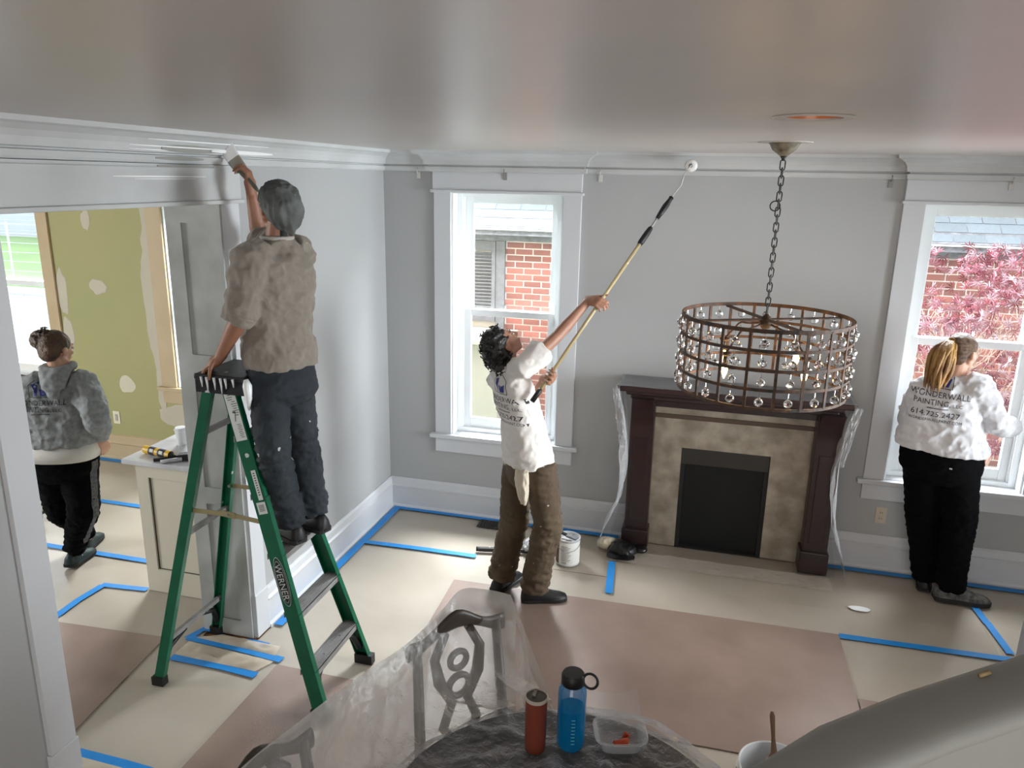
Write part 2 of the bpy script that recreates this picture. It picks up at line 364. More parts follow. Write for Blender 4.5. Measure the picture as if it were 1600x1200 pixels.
# bare plaster border round the stripped kitchen casing, scraped on unevenly
random.seed(4)
q = MB()
def patch(cx, cz, rx, rz, seed):
    pts = []
    for k in range(28):
        a = k*2*math.pi/28; r = 1+.32*noise.noise(V(math.cos(a)*1.7+seed, math.sin(a)*1.7, seed))
        pts.append((cx+rx*r*math.cos(a), cz+rz*r*math.sin(a)))
    q.rings([[(a, .1995, b) for a, b in pts], [((a-cx)*.93+cx, .1965, (b-cz)*.93+cz) for a, b in pts]])
L_ = []; Rr = []
for k in range(40):
    z = 2.46-k*.05; wd = .055+.05*max(0, 1-abs(z-1.55)/.6)+.03*noise.noise(V(z*3, 0, 0))+.02*noise.noise(V(z*9, 4, 0)); L_.append((-2.265-wd*1.3, z)); Rr.append((-2.262, z))
pts = L_+Rr[::-1]; q.rings([[(a, .1995, b) for a, b in pts], [(a, .1962, b) for a, b in pts]])
patch(-2.02, .47, .34, .13, 3); patch(-3.25, 1.55, .06, .2, 6); patch(-3.24, 1.15, .06, .16, 7.7); patch(-2.85, 1.62, .09, .07, 9); patch(-2.9, 2.2, .05, .09, 11)
struct('trim_8', q, M_plaster)

# small outlets and switch
def outlet(x, y, z, label, mt, duplex=True):
    t = thing('electrical_outlet', (x, y, z-.06), label, 'outlet')
    MB().box(x-.037, x+.037, y-.007, y, z-.06, z+.06, .003).build('cover_plate', mt, t)
    if duplex:
        for dz in (-.022, .022):
            o = MB().lathe((x, y-.0095, z+dz), [(.0005, 0), (.017, 0), (.018, .003)], 20, axis=(0, 1, 0)).build('socket', mt, t)
            MB().box(x-.008, x-.005, y-.0105, y-.009, z+dz-.005, z+dz+.006).box(x+.005, x+.008, y-.0105, y-.009, z+dz-.005, z+dz+.006).build('slot', M_black, o)
    else: MB().box(x-.014, x+.014, y-.012, y-.006, z-.032, z+.032, .003).build('rocker', mat('rocker grey', (170, 168, 158), .4), t)
p = at(1376, 805, 0)
outlet(p.x, 0, p.z, 'beige electrical outlet on the grey wall below the right-hand window sill', mat('beige plastic', (196, 186, 170), .4))
p = at(183, 652, .2)
outlet(p.x, .2, p.z, 'cream wall plate low on the green kitchen wall', mat('cream plastic', (226, 220, 196), .4), False)
# picture-rail hooks
hk = [at(*q) for q in ((654, 264, 0), (790, 265, -.035), (939, 267, 0), (1393, 277, 0), (1581, 281, -.035))]
hl = ['small white hook under the cornice, between room corner and left window', 'small grey hook on the head board of the left window', 'small grey hook under the cornice just right of the left window', 'small grey hook under the cornice between chandelier chain and right window', 'small dark grey hook on the head board of the right window']
for i, (p, l) in enumerate(zip(hk, hl)):
    yb = -.02 if i in (0, 2, 3) else -.065
    t = thing('picture_hook', (p.x, yb, 2.60), l, 'hook', 'hooks hanging from the picture rail')
    mm = mat('hook grey %d' % (i % 2), (140, 140, 136) if i else (198, 198, 194), .5)
    y0 = -.001 if i in (0, 2, 3) else -.043
    MB().box(p.x-.014, p.x+.014, y0-.006, y0, 2.605, 2.655, .002).build('plate', mm, t)
    MB().tube([(p.x, y0-.004, 2.645), (p.x, yb-.012, 2.65), (p.x, yb-.012, 2.672), (p.x, yb-.004, 2.680)], .0035, 6).build('hook_wire', mm, t, True)
# fresh paint strokes on the cornice by the brush
M_wet = mat('wet white paint', (246, 247, 248), .08, coat=.6); M_old = mat('old grey paint patch', (150, 151, 146), .5)
def stroke(x, z, y0, y1, h, mt, name):
    b = MB(); R = []
    for k in range(9):
        y = y0+(y1-y0)*k/8; hh = h*math.sin(math.pi*(k+.35)/8.7)**.5
        R.append([(x, y, z-hh/2), (x+.003, y, z-hh/2), (x+.003, y, z+hh/2), (x, y, z+hh/2)])
    o = b.rings(R).build(name, mt); return o
strokes = thing('trim_10', (0, -2.2, 2.6), kind='structure')
for x, z, a, b, h, mt, nm in ((.036, 2.728, -2.62, -1.95, .006, M_wet, 'paint_stroke'), (.050, 2.755, -2.52, -1.6, .005, M_wet, 'paint_stroke'), (.030, 2.712, -2.62, -2.2, .004, M_wet, 'paint_stroke'), (.0405, 2.72, -2.08, -1.55, .018, M_wet, 'paint_stroke'),
                       (.0265, 2.600, -2.72, -2.12, .007, M_wet, 'paint_stroke'), (.0265, 2.59, -2.6, -2.2, .004, M_wet, 'paint_stroke'),
                       (.0345, 2.722, -2.42, -2.02, .035, M_old, 'bare_patch'), (.0225, 2.679, -2.45, -2.12, .018, M_old, 'bare_patch'), (.0262, 2.645, -2.45, -2.05, .02, M_old, 'bare_patch')):
    o = stroke(x, z, a, b, h, mt, nm); o.parent = strokes; o.location = o.location-WL['trim_10']

# ------------------------------------------------------------------ outside
M_brick = mat('red brick', (112, 62, 52), .85, rnd=.3, var=(14, .6, (92, 50, 42)), bump=(60, .3))
M_mortar = mat('pale mortar', (176, 166, 156), .9, bump=(40, .3))
M_gravel = mat('weathered grey fascia', (96, 94, 98), .8, var=(18, 1, (66, 66, 70)), bump=(30, .4))
M_shingle = mat('pale roof shingle', (84, 92, 98), .8, rnd=.14, var=(60, .7, (68, 76, 82)), bump=(120, .3))
house = thing('neighbour_house', (2.5, 3.5, -.7), 'red brick house with pale shingle roof seen through both front windows', 'house')
YB = 3.5
MB().box(-1.6, 8, YB, YB+.2, -.7, 2.0).build('mortar_wall', M_mortar, house)
bme = MB().box(-.100, .100, 0, .012, -.0305, .0305).mesh('brick'); bme.materials.append(M_brick)
stf = MB(); nb = 0; random.seed(3)
for k in range(35):
    z = -.66+k*.076
    for i in range(-2, 38):
        x = i*.216+(.108 if k % 2 else 0)
        if x < 0 or x > 7.8: continue
        near1 = x < .92 and .32 < z; near2 = 4.42 < x < 5.95 and -.45 < z
        if (near1 or near2) and nb < 300:
            nb += 1; o = inst('brick', bme, V(x, YB-.008-random.random()*.003, z), house)
        else: stf.box(x-.100, x+.100, YB-.008, YB, z-.0305, z+.0305)
o = stf.build('brick_field', mat('red brick field', (116, 64, 54), .85, var=(6, 1, (96, 54, 46)), bump=(60, .3)), house); o['kind'] = 'stuff'
MB().box(-1.6, 8, YB-.22, YB+.2, 1.975, 2.07).box(-1.6, 8, YB-.08, YB+.001, 1.90, 1.974).build('eave_board', M_gravel, house)
MB().tube([(-1.6, YB-.24, 2.045), (8, YB-.24, 2.045)], .012, 8).build('gutter_pipe', M_white, house)
sme = MB().box(-.148, .148, -.085, .085, 0, .012).mesh('shingle'); sme.materials.append(M_shingle)
ang = math.atan2(.09, .12)
for r in range(8):
    for i in range(-5, 26):
        inst('shingle', sme, V(i*.304+(.15 if r % 2 else 0), YB-.22+.06+r*.12, 2.12+r*.09), house, (ang-.04, 0, 0))
MB().add([(-1.7, YB-.26, 2.06), (8, YB-.26, 2.06), (8, YB+1.1, 3.06), (-1.7, YB+1.1, 3.06)], [(0, 1, 2, 3)]).build('roof_deck', M_gravel, house)
M_shut = mat('weathered grey shutter', (82, 79, 82), .7, var=(20, .8, (62, 60, 62)))
sh = MB().box(-.47, -.43, YB-.06, YB-.02, .92, 1.89).box(-.17, -.125, YB-.06, YB-.02, .92, 1.89).box(-.43, -.17, YB-.058, YB-.022, 1.78, 1.889).box(-.43, -.17, YB-.058, YB-.022, .921, .98).build('shutter', M_shut, house)
sl = MB().obox((0, 0, 0), V(.13, 0, 0), V(0, .012, -.016), V(0, .003, .002)).mesh('slat'); sl.materials.append(M_shut)
for k in range(19): inst('slat', sl, V(-.30, YB-.04, 1.0+k*.041), sh)
MB().box(-.12, -.01, YB-.05, YB, -.6, 1.895).build('corner_board', M_shut, house)
MB().box(-1.6, -.475, YB-.04, YB, -.6, 1.895).build('side_boarding', mat('pale boarding', (196, 190, 186), .7, stretch=(1, 1, 14), var=(1, .5, (176, 170, 168))), house)
b = MB().box(-1.3, .12, 2.75, 3.45, -.7, .78).box(-1.36, .18, 2.69, 3.45, .78, .84, .01).box(-1.33, .15, 2.72, 3.45, .74, .78)
o = b.build('bulkhead', mat('cream painted boards', (120, 114, 106), .6)); tag(o, 'cream boarded bulkhead with a flat white cap below the grey shutter', 'bulkhead')
# ground and lawn
mb = MB().box(-40, 40, .45, 60, -.9, -.7); o = mb.build('lawn', mat('bright lawn', (76, 108, 42), .9, var=(.6, 1, (62, 92, 34)), bump=(80, .5))); o['kind'] = 'structure'
b = thing('vinyl_fence', (-6.5, 2.9, -.7), 'white vinyl privacy fence below the lawn view in the kitchen window', 'fence')
M_vin = mat('white vinyl fence', (150, 156, 168), .4)
vp = MB().box(-.073, .073, 0, .02, 0, 1.62).mesh('fence_board'); vp.materials.append(M_vin)
for i in range(40): inst('fence_board', vp, V(-9.4+i*.15, 2.9, -.65), b)
MB().box(-9.5, -3.4, 2.87, 2.95, .97, 1.06, .01).build('top_rail', M_vin, b); MB().box(-9.5, -3.4, 2.87, 2.95, -.62, -.5, .01).build('bottom_rail', M_vin, b)
for i in range(4): MB().box(-9.5+i*2-.06, -9.5+i*2+.06, 2.86, 2.98, -.7, 1.12, .01).build('post', M_vin, b)
b = thing('white_house', (-22, 26, -.7), 'far white clapboard house beyond the lawn in the kitchen window', 'house')
MB().box(-45, -12, 26, 30, -.7, 3.2).build('wall', mat('white siding wall', (158, 162, 170), .7), b)
sb = MB().obox((0, 0, 0), V(16.5, 0, 0), V(0, .03, -.12), V(0, .012, .006)).mesh('clapboard'); sb.materials.append(mat('white clapboard', (148, 154, 166), .6))
for k in range(14): inst('clapboard', sb, V(-28.5, 25.95, -.5+k*.25), b)
b = thing('chain_link_fence', (-18, 14, -.7), 'thin grey wire fence with slim posts across the lawn', 'fence')
gm = mat('galvanised wire', (176, 196, 206), .5)
for i in range(12): MB().tube([(-30+i*2.2, 14, -.7), (-30+i*2.2, 14, 1.0)], .03, 6).build('post', gm, b)
for k in range(6): MB().tube([(-30, 14, -.5+k*.29), (-6, 14, -.5+k*.29)], .006, 5).build('wire', gm, b)

# Japanese maple between the houses
tree = thing('japanese_maple', (4.9, 1.7, -.7), 'Japanese maple with pinkish red pointed leaves outside the right-hand window', 'tree')
random.seed(11); br = MB(); twigs = []
def grow(p, d, l, r, k):
    q = p+d*l; br.tube([p, (p+q)/2+V(random.uniform(-.03, .03), random.uniform(-.03, .03), 0), q], [r, r*.85, r*.65], 6)
    if k == 0: twigs.append(q); return
    twigs.append((p+q)/2)
    for _ in range(3):
        dd = (d+V(random.uniform(-.8, .8), random.uniform(-.5, .5), random.uniform(-.25, .5))).normalized(); grow(q, dd, l*.72, r*.6, k-1)
for sx in (-.45, -.1, .3): grow(V(4.9+sx*.3, 1.7, -.7), V(sx, -.05, 1).normalized(), .85, .028, 4)
br.build('branches', mat('pale brown bark', (150, 118, 104), .8), tree, True)
def leaf_mesh(name, s):
    vs = [(0, 0, 0)]; fs = []
    for k in range(7):
        a = math.radians(-105+35*k); L = s*(1-.09*abs(k-3)); w = math.radians(9); m = L*.5
        i = len(vs); vs += [(m*math.sin(a-w), m*math.cos(a-w), .004), (L*math.sin(a), L*math.cos(a), -s*.18), (m*math.sin(a+w), m*math.cos(a+w), .004)]
        fs += [(0, i, i+1), (0, i+1, i+2)]
    q = MB().add(vs, fs).mesh(name); return q
LM = []
for c in ((140, 56, 70), (168, 112, 126), (190, 166, 174), (112, 26, 44)):  # palest leaf tone has the glints on the foliage put into its colour
    q = leaf_mesh('leaf', .072); q.materials.append(mat('maple leaf %d' % c[0], c, .45, rnd=.15)); LM.append(q)
cnt = 0; stf = MB(); stl = [[], [], [], []]
def leafpos():
    u = random.uniform(1400, 1640); v = random.uniform(385, 720); y = random.uniform(1.3, 2.1)
    return at(u, v, y), u, v
for i in range(1350):
    p, u, v = leafpos()
    dn = noise.noise(p*1.9+V(3, 0, 0))
    if dn < -.06+.25*(v-385)/335*(1 if u < 1520 else .6) or (v < 430 and u < 1500 and dn < .12): continue
    k = random.choices((0, 1, 2, 3), (3, 4, 3, 1))[0]
    rot = Matrix.Rotation(random.uniform(0, 6.28), 3, 'Y') @ Matrix.Rotation(random.uniform(.6, 1.9), 3, 'X') @ Matrix.Rotation(random.uniform(-.5, .5), 3, 'Z')
    if cnt < 300: cnt += 1; inst('leaf', LM[k], p, tree, rot.to_euler())
    else: stl[k].append((p, rot))
for i in range(260):
    p = random.choice(twigs)+V(random.gauss(0, .14), random.gauss(0, .12), random.gauss(0, .1))
    stl[random.choice((0, 1, 2))].append((p, Matrix.Rotation(random.uniform(0, 6.28), 3, 'Y') @ Matrix.Rotation(random.uniform(.6, 1.9), 3, 'X')))
me = bpy.data.meshes.new('leaf_mass'); vs = []; fs = []; mi = []
for k in range(4):
    lv = [Vector(q.co) for q in LM[k].vertices]; lf = [tuple(q.vertices) for q in LM[k].polygons]
    for p, R in stl[k]:
        b0 = len(vs); vs += [(R @ q+p-WL[tree.name])[:] for q in lv]; fs += [tuple(a+b0 for a in f) for f in lf]; mi += [k]*len(lf)
me.from_pydata(vs, [], fs)
for q in LM: me.materials.append(q.materials[0])
me.polygons.foreach_set('material_index', mi); me.update()
o = bpy.data.objects.new('leaf_mass', me); place(o, tree, WL[tree.name]); o['kind'] = 'stuff'
# ------------------------------------------------------------------ floor coverings and tape
def slab(name, pts, z, th, mt, label=None, cat=None, group=None, wrinkle=0):
    b = MB(); P = [Vector((p[0], p[1], z)) for p in pts]
    if wrinkle:
        a, bb, c, d = P; L = max((bb-a).length, (c-d).length); W_ = (d-a).length; nu = max(6, int(L/.02)); nv = max(4, int(W_/.02))
        def fn(u, v):
            q = a.lerp(bb, u).lerp(d.lerp(c, u), v); e = min(1, 8*min(u, 1-u), 8*min(v, 1-v))
            return q+V(0, 0, .002+max(0, wrinkle*e*(.5+noise.noise(q*9)+.6*noise.noise(q*22))))
        b.grid(fn, nu, nv); o = b.build(name, mt, smooth=True)
    else:
        b.rings([[p for p in P], [p+V(0, 0, th) for p in P]]); o = b.build(name, mt)
    return tag(o, label, cat, group)
XK = -5.4
PAP = [
    ('floor_paper', [(.03, -.69), (1.93, -.66), (1.93, -.02), (.03, -.02)], 'brown paper strip taped along the back wall below the left window'),
    ('floor_paper', [(1.9, -1.02), (4.24, -1.02), (4.24, -.02), (1.9, -.02)], 'brown paper sheet on the floor in front of the fireplace'),
    ('floor_paper', [(.03, -2.1), (5.3, -2.1), (5.3, -.66), (.03, -.68)], 'wide brown paper covering the middle of the room under the hardboard'),
    ('floor_paper', [(4.20, -1.5), (5.3, -1.5), (5.3, -.05), (4.22, -.05)], 'pale floor paper at the right edge beside the baseboard'),
    ('floor_paper', [(-.55, -4.6), (5.3, -4.6), (5.3, -2.05), (-.55, -2.05)], 'near brown paper sheet under the green ladder and covered table'),
    ('floor_paper', [(-5.3, -2.2), (-.3, -2.2), (-.3, -1.35), (-5.3, -1.35)], 'kitchen floor paper running up to the cream cabinet'),
    ('floor_paper', [(-5.3, -1.43), (-.36, -1.43), (-.36, -.62), (-5.3, -.62)], 'kitchen floor paper strip beyond the walking woman'),
    ('floor_paper', [(-5.3, -.68), (-.36, -.68), (-.36, .16), (-5.3, .16)], 'kitchen floor paper strip along the green wall'),
    ('floor_paper', [(-5.3, -4.6), (-.6, -4.6), (-.6, -2.12), (-5.3, -2.12)], 'kitchen floor paper on the near side of the opening')]
for i, (n_, pts, l) in enumerate(PAP): slab(n_, pts, -.011+i*.0012, .001, M_paper, l, 'paper', 'brown floor paper sheets')
HB = [
    ([(.90, -1.02), (3.33, -.97), (3.34, -2.16), (.95, -2.19)], .003, 'large brown hardboard sheet in the middle of the floor below the chandelier'),
    ([(3.345, -1.58), (4.6, -1.56), (4.6, -2.6), (3.35, -2.6)], .003, 'brown hardboard sheet at the right, partly behind the stair rail'),
    ([(.27, -2.18), (1.3, -2.19), (1.3, -3.4), (.27, -3.4)], .0035, 'brown hardboard sheet between green ladder and plastic-covered chairs'),
    ([tuple(atz(20, 962, 0))[:2], tuple(atz(258, 996, 0))[:2], tuple(atz(112, 1146, 0))[:2], tuple(atz(-60, 1290, 0))[:2]], .003, 'brown hardboard sheet on the kitchen floor beside the left pillar')]
for pts, th, l in HB: slab('hardboard_sheet', pts, .0, th, M_hard, l, 'hardboard', 'brown hardboard sheets')
def tape(pts, w, z, label, mt=M_tape):
    P = [Vector((a, b)) for a, b in pts]; b = MB(); R = []
    for i, p in enumerate(P):
        d = (P[min(i+1, len(P)-1)]-P[max(i-1, 0)]).normalized(); n_ = Vector((-d.y, d.x))*w/2; j = .003*math.sin(i*7.1)
        R.append([(p.x+n_.x+j, p.y+n_.y+j, z), (p.x-n_.x+j, p.y-n_.y+j, z), (p.x-n_.x+j, p.y-n_.y+j, z+.0012), (p.x+n_.x+j, p.y+n_.y+j, z+.0012)])
    return tag(b.rings(R).build('masking_tape', mt), label, 'tape', 'blue masking tape strips')
TP = [
    ([(.07, -.01-.04), (.8, -.055), (1.88, -.06)], .05, 'blue tape along the back baseboard under the left window'),
    ([(.075, -.04), (.07, -.9), (.065, -1.84)], .055, 'long blue tape along the left wall baseboard'),
    ([(.10, -.69), (.55, -.675), (.94, -.67)], .05, 'short blue tape crossing the paper below the left window'),
    ([(1.89, -.46), (1.905, -.66), (1.925, -.90)], .05, 'blue tape running out from under the black cap'),
    ([(1.90, -.22), (2.02, -.30)], .07, 'blue tape at the foot of the left mantel leg'),
    ([(3.36, -.075), (4.2, -.08), (5.2, -.08)], .05, 'blue tape along the baseboard by the woman at the window'),
    ([(3.33, -.985), (3.8, -.975), (4.3, -.96)], .05, 'blue tape joining the hardboard corner and the stair base'),
    ([(4.22, -.33), (4.24, -.58)], .045, 'blue tape starting at the sneaker of the woman at the window'),
    ([(4.245, -.56), (4.27, -.9)], .045, 'blue tape meeting the long strip beside the stair base'),
    ([(-.33, -2.285), (0, -2.285), (.21, -2.30)], .05, 'blue tape at the near edge of the plastic under the ladder'),
    ([(-.36, -2.10), (0, -2.115), (.27, -2.14)], .05, 'blue tape at the far edge of the plastic under the ladder'),
    ([(-.36, -2.11), (-.33, -2.00), (-.2, -1.99)], .045, 'short angled blue tape at the foot of the panelled pillar'),
    ([(-.02, -2.03), (.06, -2.035), (.12, -2.04)], .04, 'small blue tape at the outer corner of the pillar foot'),
    ([(-.26, -3.03), (0, -3.035), (.3, -3.05)], .05, 'blue tape at the very bottom left beside the near pillar'),
    ([(-1.26, -2.16), (-1.28, -1.95), (-1.27, -1.76)], .05, 'blue tape running slantwise on the kitchen paper'),
    ([(-1.28, -1.75), (-1.1, -1.735), (-.96, -1.72)], .045, 'blue tape ending at the corner of the cream cabinet'),
    ([(-5.2, -1.40), (-2.0, -1.41), (-.97, -1.40)], .05, 'blue tape crossing the kitchen floor behind the walking foot'),
    ([(-5.2, -.65), (-2.8, -.66), (-1.0, -.65)], .05, 'blue tape crossing the kitchen floor at mid distance'),
    ([(-5.2, .14), (-2.8, .14), (-.4, .14)], .06, 'blue tape along the kitchen baseboard')]
for i, (pts, w_, l) in enumerate(TP): tape(pts, w_, .0036+(i % 3)*.0003, l)
slab('plastic_film', [(-.33, -2.262), (.19, -2.272), (.24, -2.165), (-.33, -2.13)], .004, .001, mat('wrinkled tan film', (206, 194, 174), .25, alpha=.55, bump=(8, .8)), 'wrinkled film strip between two blue tapes under the ladder', 'film', wrinkle=.022)
slab('plastic_film', [(-.31, -2.09), (.22, -2.115), (.20, -2.03), (-.19, -2.02)], .004, .001, MATS['wrinkled tan film'], 'small wrinkled film strip against the foot of the panelled pillar', 'film', wrinkle=.014)
slab('plastic_film', [(-.3, -3.4), (.35, -3.4), (.3, -3.06), (-.27, -3.05)], .004, .001, MATS['wrinkled tan film'], 'wrinkled film beyond the tape at the bottom left corner', 'film', wrinkle=.022)
o = MB(); rngs = []
for cx, cy, r in ((3.50, -.62, .05), ):
    o.rings([[(cx+r*(1+.25*noise.noise(V(math.cos(a)*2, math.sin(a)*2, 1)))*math.cos(a)*1.3, cy+r*.6*(1+.25*noise.noise(V(math.cos(a)*2, 3, math.sin(a)*2)))*math.sin(a), z) for a in [k*.314 for k in range(20)]] for z in (.001, .0032)])
tag(o.build('paint_spill', M_white), 'white paint spill on the floor between fireplace and woman', 'spill')

# floor vent
t = thing('floor_vent', (.93, -.13, 0), 'dark metal floor vent by the baseboard behind the man with the pole', 'vent')
MB().box(.80, 1.10, -.20, -.07, 0, .006, .002).build('frame', mat('dark bronze', (40, 36, 34), .45, .5), t)
sl = MB().box(-.004, .004, -.05, .05, 0, .006).mesh('slat'); sl.materials.append(MATS['dark bronze'])
for k in range(14): inst('slat', sl, V(.82+k*.02, -.135, .005), t)

# ------------------------------------------------------------------ fireplace and mantel under plastic
M_mah = mat('dark mahogany', (44, 17, 15), .35, var=(3, .8, (28, 11, 10)), stretch=(1, 1, 6))
M_marb = mat('cream veined marble', (182, 172, 156), .3, var=(9, 1, (140, 130, 114)), bump=(5, .05))
fp = thing('fireplace_mantel', (2.63, -.15, 0), 'dark mahogany fireplace mantel with cream marble surround under clear plastic', 'fireplace')
MB().box(1.86, 3.36, -.335, 0, 1.225, 1.262, .006).build('shelf', M_mah, fp)
MB().box(1.90, 3.32, -.29, 0, 1.190, 1.226, .01).box(1.93, 3.29, -.25, 0, 1.150, 1.192, .012).build('cornice_moulding', M_mah, fp)
MB().box(2.10, 3.17, -.15, 0, 1.085, 1.155, .004).build('frieze', M_mah, fp)
for s, x0, x1 in ((-1, 1.935, 2.10), (1, 3.17, 3.335)):
    MB().box(x0, x1, -.20, 0, .0, 1.16, .005).build('pilaster', M_mah, fp)
    MB().box(x0-.015, x1+.01, -.235, 0, 0, .16, .008).build('plinth', M_mah, fp)
    b = MB(); R = []
    for k in range(9):
        f = k/8; d = .20+.10*(f**2.2); z = .93+.24*f
        R.append([(x0+.01, -.19, z), (x1-.01, -.19, z), (x1-.01, -d, z), (x0+.01, -d, z)])
    b.rings(R).build('corbel', M_mah, fp)
    MB().box(x0+.035, x1-.035, -.208, -.2, .22, .86, .003).build('pilaster_panel', M_mah, fp)
ym = -.08
MB().box(2.10, 2.30, ym, 0, 0, 1.09).build('marble_leg', M_marb, fp); MB().box(2.91, 3.17, ym, 0, 0, 1.09).build('marble_leg', M_marb, fp)
MB().box(2.30, 2.91, ym, 0, .775, 1.09).build('marble_header', M_marb, fp)
MB().box(2.10, 3.17, ym-.012, ym, .99, 1.022, .004).build('header_band', mat('brown band', (84, 66, 50), .5), fp)  # thin dark brown strip across the marble header
M_fire = mat('soot black', (9, 10, 10), .7, bump=(8, .2))
MB().box(2.30, 2.33, ym+.01, .26, 0, .775).box(2.88, 2.91, ym+.01, .26, 0, .775).box(2.3, 2.91, .24, .26, 0, .775).box(2.3, 2.91, ym, .26, -.005, .004).build('firebox', M_fire, fp)
MB().box(2.30, 2.91, ym+.006, ym+.03, .65, .775, .006).build('hood', mat('dark grey hood', (44, 42, 37), .5, .3), fp)
MB().box(2.331, 2.879, -.03, -.01, .006, .648).build('fire_screen', mat('dark screen', (8, 13, 14), .4, spec=.25), fp)
# plastic sheet hung from the shelf down to the floor
def sheet_front(u, v):
    x = 1.83+1.56*u; yf = -.345-.015*math.sin(v*3)
    pinch = .10*math.sin(math.pi*v)**1.5
    x = x+(pinch if u < .5 else -pinch)*abs(2*u-1)
    p = V(x, yf+.09*v+.05*math.sin(math.pi*v)*math.cos((u-.5)*5), 1.255-1.245*v)
    k = .010+.02*abs(2*u-1)
    p.y -= k*(noise.noise(V(x*4, 0, p.z*2))+.6*(.4-abs(noise.noise(V(x*9+p.z*5, 1, p.z*3)))))
    return p
cov = thing('plastic_drape', (2.6, -.36, 0), 'clear plastic sheet hung over the mantel and taped to the floor', 'plastic sheet')
M_ff = mat('very clear film', (66, 66, 68), .14, alpha=.02, amax=.8, bdist=.03, bump=(6, 1.0), spec=.9)
MB().grid(sheet_front, 70, 56).build('front_sheet', M_ff, cov, True)
MB().grid(lambda u, v: V(1.845+1.53*u, -.34+.33*v, 1.266+.004*noise.noise(V(u*9, v*3, 0))), 40, 8).build('shelf_cover', mat('film on shelf', (150, 152, 158), .12, alpha=.22, bump=(10, .5), spec=.9), cov, True)
for sx, x0 in ((-1, 1.845), (1, 3.375)):
    def side(u, v, sx=sx, x0=x0):
        z = 1.26-1.25*v; fold = noise.noise(V(u*5, v*4, sx*3)); gather = math.sin(math.pi*min(1, v*1.15))
        x = x0-sx*.07*gather+sx*.035*fold*(.4+gather)+sx*.09*max(0, v-.7)*3.3
        return V(x, -.34+.27*u*(1-.25*gather)+.012*noise.noise(V(v*14, u*7, 2)), z)
    MB().grid(side, 22, 60).build('side_gather', mat('gathered film', (226, 228, 232), .15, alpha=.26, bump=(12, 1), spec=1), cov, True)
    MB().grid(lambda u, v: V(x0-sx*(.02+.06*v)+sx*.05*u, -.36+.05*v+.02*noise.noise(V(u*9, v*9, sx)), 1.25-.42*v+.015*noise.noise(V(v*12, u*5, 7))), 12, 30).build('side_gather', MATS['gathered film'], cov, True)
MB().grid(lambda u, v: V(1.86+1.5*u, -.27-.18*v+.02*noise.noise(V(u*12, v*3, 0)), .006+.012*abs(noise.noise(V(u*16, v*6, 5)))), 70, 10).build('floor_hem', mat('hem film', (205, 200, 192), .14, alpha=.06, amax=.8, bdist=.02, bump=(9, 1), spec=.9), cov, True)

# ------------------------------------------------------------------ chandelier
M_rust = mat('rusty bronze', (44, 38, 32), .72, .2, var=(26, 1, (92, 60, 38)), bump=(60, .3))
M_chain = mat('black chain', (34, 30, 28), .5, .6)
cx, cy = 2.68, -1.61; zt, zb, R0 = 2.005, 1.655, .392
ch = thing('chandelier', (cx, cy, zb), 'round drum chandelier of rusty metal strips hung with clear crystal balls, bulbs lit', 'chandelier')
MB().lathe((cx, cy, H), [(.001, -.062), (.018, -.06), (.03, -.05), (.052, -.034), (.064, -.012), (.072, -.003), (.072, 0), (.001, 0)], 28).build('canopy', mat('worn silver bronze', (128, 120, 104), .5, .6, var=(30, 1, (70, 62, 52))), ch, True, 40)
MB().lathe((cx, cy, H), [(.001, -.004), (.118, -.003), (.12, 0), (.001, 0)], 36).build('ceiling_medallion', mat('medallion paint', (176, 172, 166), .5), ch, True, 30)
MB().lathe((cx, cy, H-.082), [(.001, 0), (.006, .002), (.009, .01), (.016, .022), (.001, .024)], 14).build('canopy_loop', M_chain, ch, True)
zc0, zc1 = zt+.02, H-.082; nl = 20; L = (zc1-zc0)/nl
for k in range(nl):
    z = zc0+(k+.5)*L; ax = V(1, 0, 0) if k % 2 else V(.25, .97, 0); hw, hh, r = .011, L*.66, .0032
    pts = [V(cx, cy, z)+ax*(hw*math.cos(a))+V(0, 0, 1)*((hh-hw)*(1 if math.sin(a) > 0 else -1)*(1 if abs(math.sin(a)) > .01 else 0)+hw*math.sin(a)) for a in [i*2*math.pi/14+.1 for i in range(15)]]
    MB().tube(pts, r, 6).build('chain_link', M_chain, ch, True)
MB().torus((cx-.014, cy, 2.52), V(1, 0, 0), V(0, 0, 1), .022, .003, 20, 6).build('chain_link', M_chain, ch, True)
for k in range(5):
    z = zt-(zt-zb)*k/4; hh = .0068 if k else .009
    MB().lathe((cx, cy, z), [(R0-.003, -hh), (R0+.003, -hh), (R0+.003, hh), (R0-.003, hh), (R0-.003, -hh)], 64).build('ring_strip', M_rust, ch)
nv = 20
gl = mat('crystal', (255, 255, 255), 0, trans=1, ior=1.5)
cm = MB().ell((0, 0, 0), V(.0175, 0, 0), V(0, .0175, 0), V(0, 0, .0175), 10, 7).mesh('crystal_ball'); cm.materials.append(gl)
cr = MB().ell((0, 0, .022), V(.0055, 0, 0), V(0, .0055, 0), V(0, 0, .007), 8, 5).mesh('crystal_bead'); cr.materials.append(gl)
both = MB(); both.ell((0, 0, 0), V(.0195, 0, 0), V(0, .0195, 0), V(0, 0, .0195), 10, 7).ell((0, 0, .0215), V(.0055, 0, 0), V(0, .0055, 0), V(0, 0, .006), 8, 5).tube([(0, 0, .026), (0, 0, .046)], .001, 4)
cm = both.mesh('crystal_ball'); cm.materials.append(gl)
